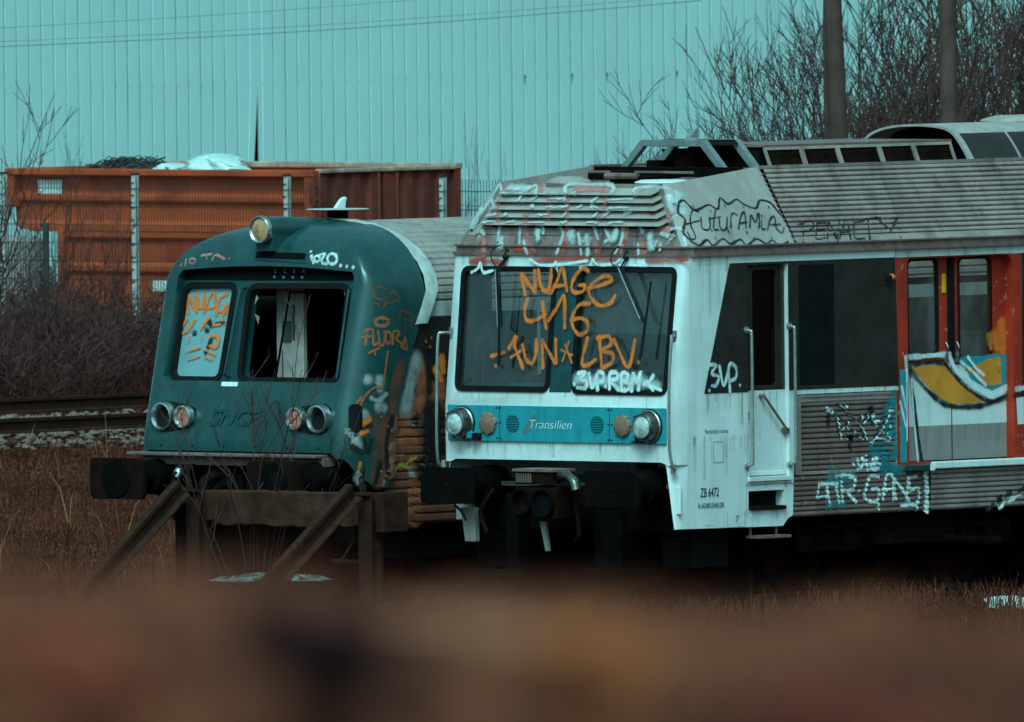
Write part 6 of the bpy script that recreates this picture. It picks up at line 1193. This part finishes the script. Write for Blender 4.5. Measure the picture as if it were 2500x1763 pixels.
tagpaint('spray_outline', S_WH, WT, [(0.050,[(1.356,3.280,2.128),(1.356,3.537,2.134),(1.356,3.824,2.139)]),(0.050,[(1.356,3.824,2.119),(1.356,3.917,1.983),(1.356,4.107,1.862),(1.356,4.297,1.767),(1.356,4.412,1.738),(1.356,4.547,1.766),(1.356,4.615,1.819)]),(0.035,[(1.356,3.976,2.070),(1.356,4.128,1.977),(1.356,4.318,1.841)]),(0.035,[(1.356,4.076,2.106),(1.356,4.186,2.001),(1.356,4.290,1.934)]),(0.025,[(1.356,3.296,1.924),(1.356,3.328,1.553),(1.356,3.374,1.176)])], (1, 0, 0), lift=0.0080, label='white outline of a painted letter on the doors')
MB().add([(1.452,3.048,2.021),(1.452,3.136,2.025),(1.452,3.141,1.879),(1.452,3.126,1.172),(1.452,3.039,1.169)], [tuple(range(5))]).build('paint_fill', M['band'], WT, fix=False)
tagpaint('spray_outline', S_WH, WT, [(0.040,[(1.452,3.122,2.134),(1.452,3.132,2.006)]),(0.030,[(1.452,3.065,1.868),(1.452,3.122,1.650)]),(0.026,[(1.452,3.040,1.729),(1.452,3.116,1.498)]),(0.020,[(1.452,3.136,2.032),(1.452,3.129,1.370)])], (1, 0, 0), lift=0.0030)
MB().add([(1.452,4.640,1.720),(1.452,4.746,1.723),(1.452,4.742,1.474),(1.452,4.655,1.470)], [tuple(range(4))]).build('paint_fill', M['white'], WT, fix=False)
tagpaint('spray_outline', S_BK, WT, [(0.050,[(1.454,4.610,1.740),(1.454,4.745,1.753),(1.454,4.880,1.764)])], (1, 0, 0), lift=0.0020)
tagpaint('spray_outline', S_WH, WT, [(0.050,[(1.454,4.640,1.797),(1.454,4.746,1.806),(1.454,4.881,1.815)])], (1, 0, 0), lift=0.0030)
tagpaint('spray_outline', S_BK, WT, [(0.060,[(1.444,4.233,0.708),(1.439,4.408,0.795),(1.438,4.578,0.855),(1.441,4.827,0.893)])], (1, 0, 0), lift=0.0040, bvhs=RL2, sub=12)
tagpaint('spray_outline', S_WH, WT, [(0.050,[(1.444,4.401,0.721),(1.437,4.549,0.781),(1.439,4.828,0.828)])], (1, 0, 0), lift=0.0030, bvhs=RL2, sub=12)
tagpaint('spray_tag', S_WH, TT, [(0.032,[(0.544,0.422,3.087),(0.585,0.405,3.023)]),(0.030,[(0.519,0.442,3.125)]),(0.026,[(0.663,0.410,3.060),(0.659,0.408,3.044),(0.642,0.406,3.034),(0.620,0.406,3.033),(0.600,0.408,3.043),(0.591,0.411,3.060),(0.593,0.416,3.076),(0.605,0.422,3.086),(0.627,0.423,3.086),(0.649,0.418,3.076),(0.663,0.410,3.060)]),(0.030,[(0.650,0.429,3.097),(0.703,0.432,3.102),(0.690,0.405,3.028),(0.757,0.402,3.013)]),(0.032,[(0.877,0.415,3.060),(0.879,0.404,3.036),(0.858,0.401,3.018),(0.828,0.401,3.012),(0.796,0.402,3.018),(0.771,0.405,3.035),(0.757,0.411,3.059),(0.754,0.424,3.083),(0.768,0.433,3.101),(0.795,0.437,3.107),(0.828,0.434,3.101),(0.858,0.426,3.084),(0.877,0.415,3.060)]),(0.034,[(0.938,0.397,3.000)]),(0.034,[(1.018,0.395,2.993)]),(0.040,[(1.102,0.392,2.983)])], (0, -1, .45), lift=0.0030, bvhs=NSB, label='small white spray word over the right windscreen')
tagpaint('spray_tag', S_PK, TT, [(0.020,[(-1.092,0.392,2.981),(-1.084,0.395,2.999)]),(0.022,[(-1.038,0.394,2.990),(-1.040,0.411,3.044)]),(0.024,[(-0.915,0.402,3.027),(-0.921,0.399,3.013),(-0.939,0.398,3.004),(-0.962,0.397,3.003),(-0.983,0.399,3.012),(-0.992,0.401,3.026),(-0.991,0.408,3.040),(-0.975,0.412,3.049),(-0.951,0.411,3.049),(-0.927,0.406,3.041),(-0.915,0.402,3.027)]),(0.020,[(-0.771,0.407,3.044),(-0.790,0.420,3.074)]),(0.026,[(-0.706,0.406,3.038),(-0.669,0.422,3.085),(-0.551,0.409,3.048)]),(0.030,[(-0.851,0.424,3.079),(-0.735,0.427,3.091)]),(0.020,[(-0.489,0.410,3.051)])], (0, -1, .45), lift=0.0030, bvhs=NSB, label='worn pinkish tag over the left windscreen')
tagpaint('spray_tag', S_OR, TT, [(0.036,[(-1.073,0.452,2.706),(-1.027,0.411,2.541)]),(0.036,[(-1.066,0.452,2.706),(-0.934,0.417,2.565)]),(0.036,[(-0.922,0.416,2.560),(-0.963,0.455,2.718)]),(0.036,[(-0.962,0.455,2.716),(-0.908,0.428,2.607),(-0.852,0.427,2.606),(-0.861,0.458,2.728)]),(0.036,[(-0.824,0.414,2.550),(-0.798,0.442,2.664),(-0.736,0.460,2.737),(-0.662,0.409,2.533)]),(0.029,[(-0.826,0.423,2.587),(-0.705,0.426,2.600)]),(0.036,[(-0.562,0.456,2.720),(-0.635,0.452,2.702),(-0.662,0.438,2.646),(-0.658,0.419,2.572),(-0.567,0.419,2.571),(-0.537,0.428,2.609)]),(0.036,[(-0.563,0.419,2.571),(-0.488,0.426,2.600),(-0.479,0.433,2.628),(-0.533,0.435,2.636),(-0.564,0.423,2.590),(-0.493,0.408,2.527)]),(0.029,[(-0.563,0.415,2.554),(-0.573,0.396,2.480),(-0.485,0.382,2.423)]),(0.036,[(-1.027,0.397,2.485),(-1.075,0.378,2.410),(-1.077,0.366,2.361),(-0.994,0.371,2.381),(-0.943,0.388,2.447),(-0.934,0.395,2.476)]),(0.036,[(-0.827,0.376,2.401),(-0.757,0.400,2.495)]),(0.029,[(-0.678,0.384,2.433),(-0.593,0.387,2.443)]),(0.036,[(-0.694,0.359,2.330),(-0.619,0.361,2.340),(-0.577,0.349,2.292),(-0.596,0.335,2.236),(-0.675,0.337,2.245)]),(0.022,[(-0.969,0.322,2.186),(-0.803,0.333,2.227)]),(0.022,[(-0.927,0.304,2.112),(-0.796,0.313,2.147)]),(0.025,[(-0.719,0.328,2.207),(-0.595,0.317,2.162)]),(0.025,[(-0.717,0.312,2.142),(-0.621,0.305,2.115)]),(0.018,[(-0.966,0.355,2.318),(-0.958,0.346,2.279)]),(0.014,[(-0.800,0.358,2.329),(-0.792,0.349,2.290)])], (0, -1, .25), lift=0.0030, label='orange spray words on the remaining windscreen pane')
tagpaint('impact_marks', S_BK, TT, [(0.060,[(-0.905,0.367,2.363)]),(0.050,[(-0.738,0.393,2.469),(-0.707,0.384,2.432)]),(0.060,[(-0.749,0.373,2.390)]),(0.050,[(-0.678,0.352,2.302),(-0.702,0.335,2.237)]),(0.030,[(-0.646,0.389,2.451),(-0.545,0.391,2.462)]),(0.030,[(-0.731,0.324,2.190),(-0.713,0.319,2.172)])], (0, -1, .25), lift=0.0060)
tagpaint('spray_tag', S_BR, TT, [(0.024,[(1.372,0.538,2.703),(1.355,0.474,2.688),(1.330,0.429,2.722),(1.319,0.430,2.787),(1.338,0.493,2.809),(1.358,0.547,2.784)]),(0.024,[(1.371,0.503,2.619),(1.375,0.620,2.763),(1.391,0.677,2.683),(1.380,0.542,2.651)]),(0.020,[(1.334,0.424,2.665),(1.363,0.476,2.607)]),(0.020,[(1.400,0.780,2.580),(1.399,0.709,2.565),(1.398,0.662,2.505)]),(0.022,[(1.400,0.761,2.583),(1.400,0.850,2.516),(1.400,0.837,2.451)]),(0.018,[(1.400,0.768,2.583),(1.400,0.753,2.372)])], (.85, -.5, .1), lift=0.0030, bvhs=NSB, label='faint brown tag high on the side of the nose')
tagpaint('spray_tag', S_TAN, TT, [(0.034,[(1.388,0.549,2.483),(1.386,0.533,2.461),(1.379,0.495,2.447),(1.367,0.453,2.448),(1.354,0.422,2.463),(1.347,0.412,2.486),(1.351,0.425,2.509),(1.363,0.458,2.522),(1.376,0.500,2.521),(1.385,0.535,2.506),(1.388,0.549,2.483)]),(0.024,[(1.296,0.306,2.391),(1.308,0.329,2.415),(1.337,0.375,2.422)]),(0.026,[(1.316,0.340,2.415),(1.315,0.308,2.282)]),(0.022,[(1.295,0.295,2.348),(1.336,0.358,2.358)]),(0.026,[(1.343,0.387,2.414),(1.353,0.379,2.284),(1.367,0.419,2.291)]),(0.026,[(1.363,0.431,2.397),(1.374,0.442,2.283),(1.384,0.483,2.282),(1.383,0.501,2.395)]),(0.026,[(1.396,0.571,2.336),(1.396,0.564,2.304),(1.395,0.546,2.284),(1.391,0.526,2.285),(1.388,0.511,2.305),(1.386,0.506,2.338),(1.386,0.514,2.370),(1.388,0.531,2.390),(1.392,0.551,2.389),(1.395,0.566,2.369),(1.396,0.571,2.336)]),(0.026,[(1.397,0.588,2.276),(1.397,0.605,2.392),(1.400,0.682,2.379),(1.399,0.635,2.326),(1.400,0.732,2.263)]),(0.022,[(1.400,0.727,2.259),(1.400,0.752,2.339),(1.400,0.774,2.225),(1.400,0.694,2.256)]),(0.022,[(1.338,0.329,2.201),(1.374,0.434,2.247)]),(0.020,[(1.364,0.385,2.183),(1.362,0.387,2.219)]),(0.022,[(1.394,0.524,2.212),(1.394,0.493,2.054),(1.394,0.455,1.889)]),(0.024,[(1.394,0.455,1.889),(1.372,0.348,1.879),(1.345,0.256,1.800),(1.331,0.203,1.704)]),(0.024,[(1.331,0.224,1.797),(1.313,0.182,1.733)])], (.85, -.5, .1), lift=0.0040, bvhs=NSB, label='tan spray word on the side of the nose')
tagpaint('spray_fill', S_GR, TT, [(0.100,[(1.350,0.301,1.961)]),(0.100,[(1.387,0.428,1.958),(1.389,0.424,1.877)]),(0.110,[(1.391,0.401,1.715),(1.397,0.460,1.697)]),(0.080,[(1.354,0.244,1.654),(1.368,0.276,1.605)]),(0.160,[(1.302,0.107,1.446),(1.332,0.145,1.381)]),(0.100,[(1.372,0.133,1.073),(1.372,0.145,1.040)]),(0.050,[(1.397,0.497,1.826),(1.389,0.399,1.764),(1.371,0.324,1.790)]),(0.025,[(1.396,0.431,1.617)]),(0.025,[(1.400,0.514,1.525)]),(0.020,[(1.398,0.414,1.113)])], (.85, -.5, .1), lift=0.0030, bvhs=NSB)
tagpaint('spray_fill', S_OR, TT, [(0.070,[(1.332,0.172,1.555),(1.357,0.229,1.560),(1.372,0.284,1.585)]),(0.050,[(1.353,0.201,1.473),(1.370,0.260,1.488)]),(0.030,[(1.353,0.186,1.201),(1.344,0.164,1.120)])], (.85, -.5, .1), lift=0.0050, bvhs=NSB)
tagpaint('spray_fill', S_BR, TT, [(0.200,[(1.397,0.434,1.551),(1.399,0.452,1.372),(1.399,0.427,1.210),(1.396,0.380,1.065)]),(0.100,[(1.400,0.700,2.080),(1.400,0.607,1.855),(1.400,0.561,1.531)]),(0.080,[(1.400,0.561,1.531),(1.400,0.518,1.077)])], (.85, -.5, .1), lift=0.0020, bvhs=NSB, across=4)
tagpaint('spray_fill', S_BK, TT, [(0.030,[(1.323,0.153,1.543),(1.356,0.216,1.509),(1.381,0.309,1.555)]),(0.030,[(1.366,0.228,1.411),(1.377,0.262,1.280),(1.385,0.303,1.409)]),(0.050,[(1.400,0.574,1.612),(1.400,0.487,1.371),(1.400,0.507,1.094)]),(0.050,[(1.397,0.404,1.195),(1.391,0.337,1.001)]),(0.060,[(1.316,0.114,1.349),(1.354,0.191,1.298)])], (.85, -.5, .1), lift=0.0060, bvhs=NSB)
tagpaint('spray_fill', S_GR, TT, [(0.200,[(1.372,0.902,2.123),(1.372,0.847,1.946),(1.372,0.767,1.687)])], (1, 0, 0), lift=0.0060)
tagpaint('spray_fill', S_TAN, TT, [(0.160,[(1.372,1.010,2.022),(1.372,1.000,1.843),(1.372,0.962,1.714)]),(0.200,[(1.372,1.202,1.854),(1.372,1.211,1.674)])], (1, 0, 0), lift=0.0040)
tagpaint('spray_fill', S_OR, TT, [(0.090,[(1.372,1.259,2.129),(1.372,1.281,2.015)]),(0.080,[(1.372,1.176,2.034),(1.372,1.251,1.934)]),(0.025,[(1.372,1.054,2.290)]),(0.025,[(1.372,1.126,2.321)]),(0.025,[(1.372,1.108,2.240)])], (1, 0, 0), lift=0.0090)
tagpaint('spray_fill', S_BK, TT, [(0.050,[(1.372,1.208,2.212),(1.372,1.182,2.099),(1.372,1.133,2.019),(1.372,1.203,1.886)]),(0.050,[(1.372,1.322,2.160),(1.372,1.347,1.996)]),(0.100,[(1.372,1.101,2.199),(1.372,1.095,1.841)]),(0.280,[(1.372,1.151,1.627),(1.372,1.124,1.465),(1.372,1.146,1.334)])], (1, 0, 0), lift=0.0070)
tagpaint('spray_fill', S_BK, TT, [(0.260,[(1.352,1.167,1.333),(1.366,1.078,1.140),(1.352,1.067,1.026)]),(0.100,[(1.370,0.914,1.602),(1.369,0.891,1.537)])], (1, 0, 0), lift=0.0040, bvhs=TSB, sub=12, across=4)
tagpaint('spray_fill', S_YE, TT, [(0.080,[(1.352,0.639,1.260),(1.354,0.736,1.262)]),(0.050,[(1.365,0.578,1.058),(1.365,0.698,1.152),(1.367,0.912,1.219)]),(0.040,[(1.361,0.727,1.167),(1.365,0.841,1.115)])], (1, 0, 0), lift=0.0030, bvhs=TSB, sub=12)
tagpaint('spray_fill', S_GR, TT, [(0.100,[(1.350,0.861,1.098),(1.366,0.863,1.049)]),(0.060,[(1.369,0.879,1.537)]),(0.100,[(1.364,1.039,1.581),(1.369,1.104,1.531)])], (1, 0, 0), lift=0.0030, bvhs=TSB, sub=12)
tagpaint('spray_fill', S_TAN, TT, [(0.300,[(1.370,0.795,1.605),(1.368,0.794,1.361)]),(0.250,[(1.354,0.921,0.949),(1.361,0.886,0.723)])], (1, 0, 0), lift=0.0020, bvhs=TSB, sub=14, across=4)
# grime runs below seams, gutters and lamps
def streaks(par, spots, nrm, seed, fn, **k):
    r = random.Random(seed); st = []
    for (a, b, z, n, lmin, lmax, wd) in spots:
        for _ in range(n):
            u = r.uniform(a, b); l = r.uniform(lmin, lmax)*r.random(); d = r.gauss(0, .004); w_ = wd*r.uniform(.5, 1.6)
            st.append((w_, [fn(u, z), fn(u+d*.5, z-l*.5-.01), fn(u+d, z-l-.02)]))
    tag(tagpaint('grime_streaks', S_GM, par, st, nrm, lift=.001, step=.00003, sub=3, **k), kind='stuff')
streaks(WT, [(-1.36, 1.36, 3.10, 40, .05, .14, .03), (-1.3, 1.3, 1.88, 26, .05, .14, .02), (-1.38, 1.38, 1.43, 46, .04, .16, .024), (-1.3, -1.0, 1.45, 7, .1, .18, .03), (1.0, 1.3, 1.45, 7, .1, .18, .03)], (0, -1, 0), 3, lambda u, z: (u, vr(z)-.001, z))
streaks(WT, [(.42, .95, 1.87, 22, .1, .4, .025), (1.56, 1.62, 1.87, 5, .1, .4, .02), (1.6, 3.0, 1.87, 30, .03, .07, .03), (.32, .74, 3.11, 14, .2, .8, .025)], (1, 0, 0), 4, lambda v, z: (1.4505, v, z))
streaks(WT, [(.25, .95, 1.48, 18, .1, .5, .03), (.96, 1.5, 1.06, 10, .03, .09, .03), (.95, 1.5, .80, 14, .05, .13, .03)], (1, 0, 0), 5, lambda v, z: (1.4505-.012*max(0, 1.49-z)/.8, v, z))
streaks(WT, [(1.0, 1.52, 1.87, 14, .1, .5, .02)], (1, 0, 0), 6, lambda v, z: (1.4055, v, z))
streaks(TT, [(-1.1, 1.1, 1.92, 30, .05, .3, .03), (-1.1, -.6, 1.47, 10, .05, .14, .03), (.6, 1.1, 1.47, 10, .05, .14, .03)], (0, -1, .2), 7, lambda u, z: (u, rk(z)-.001, z))
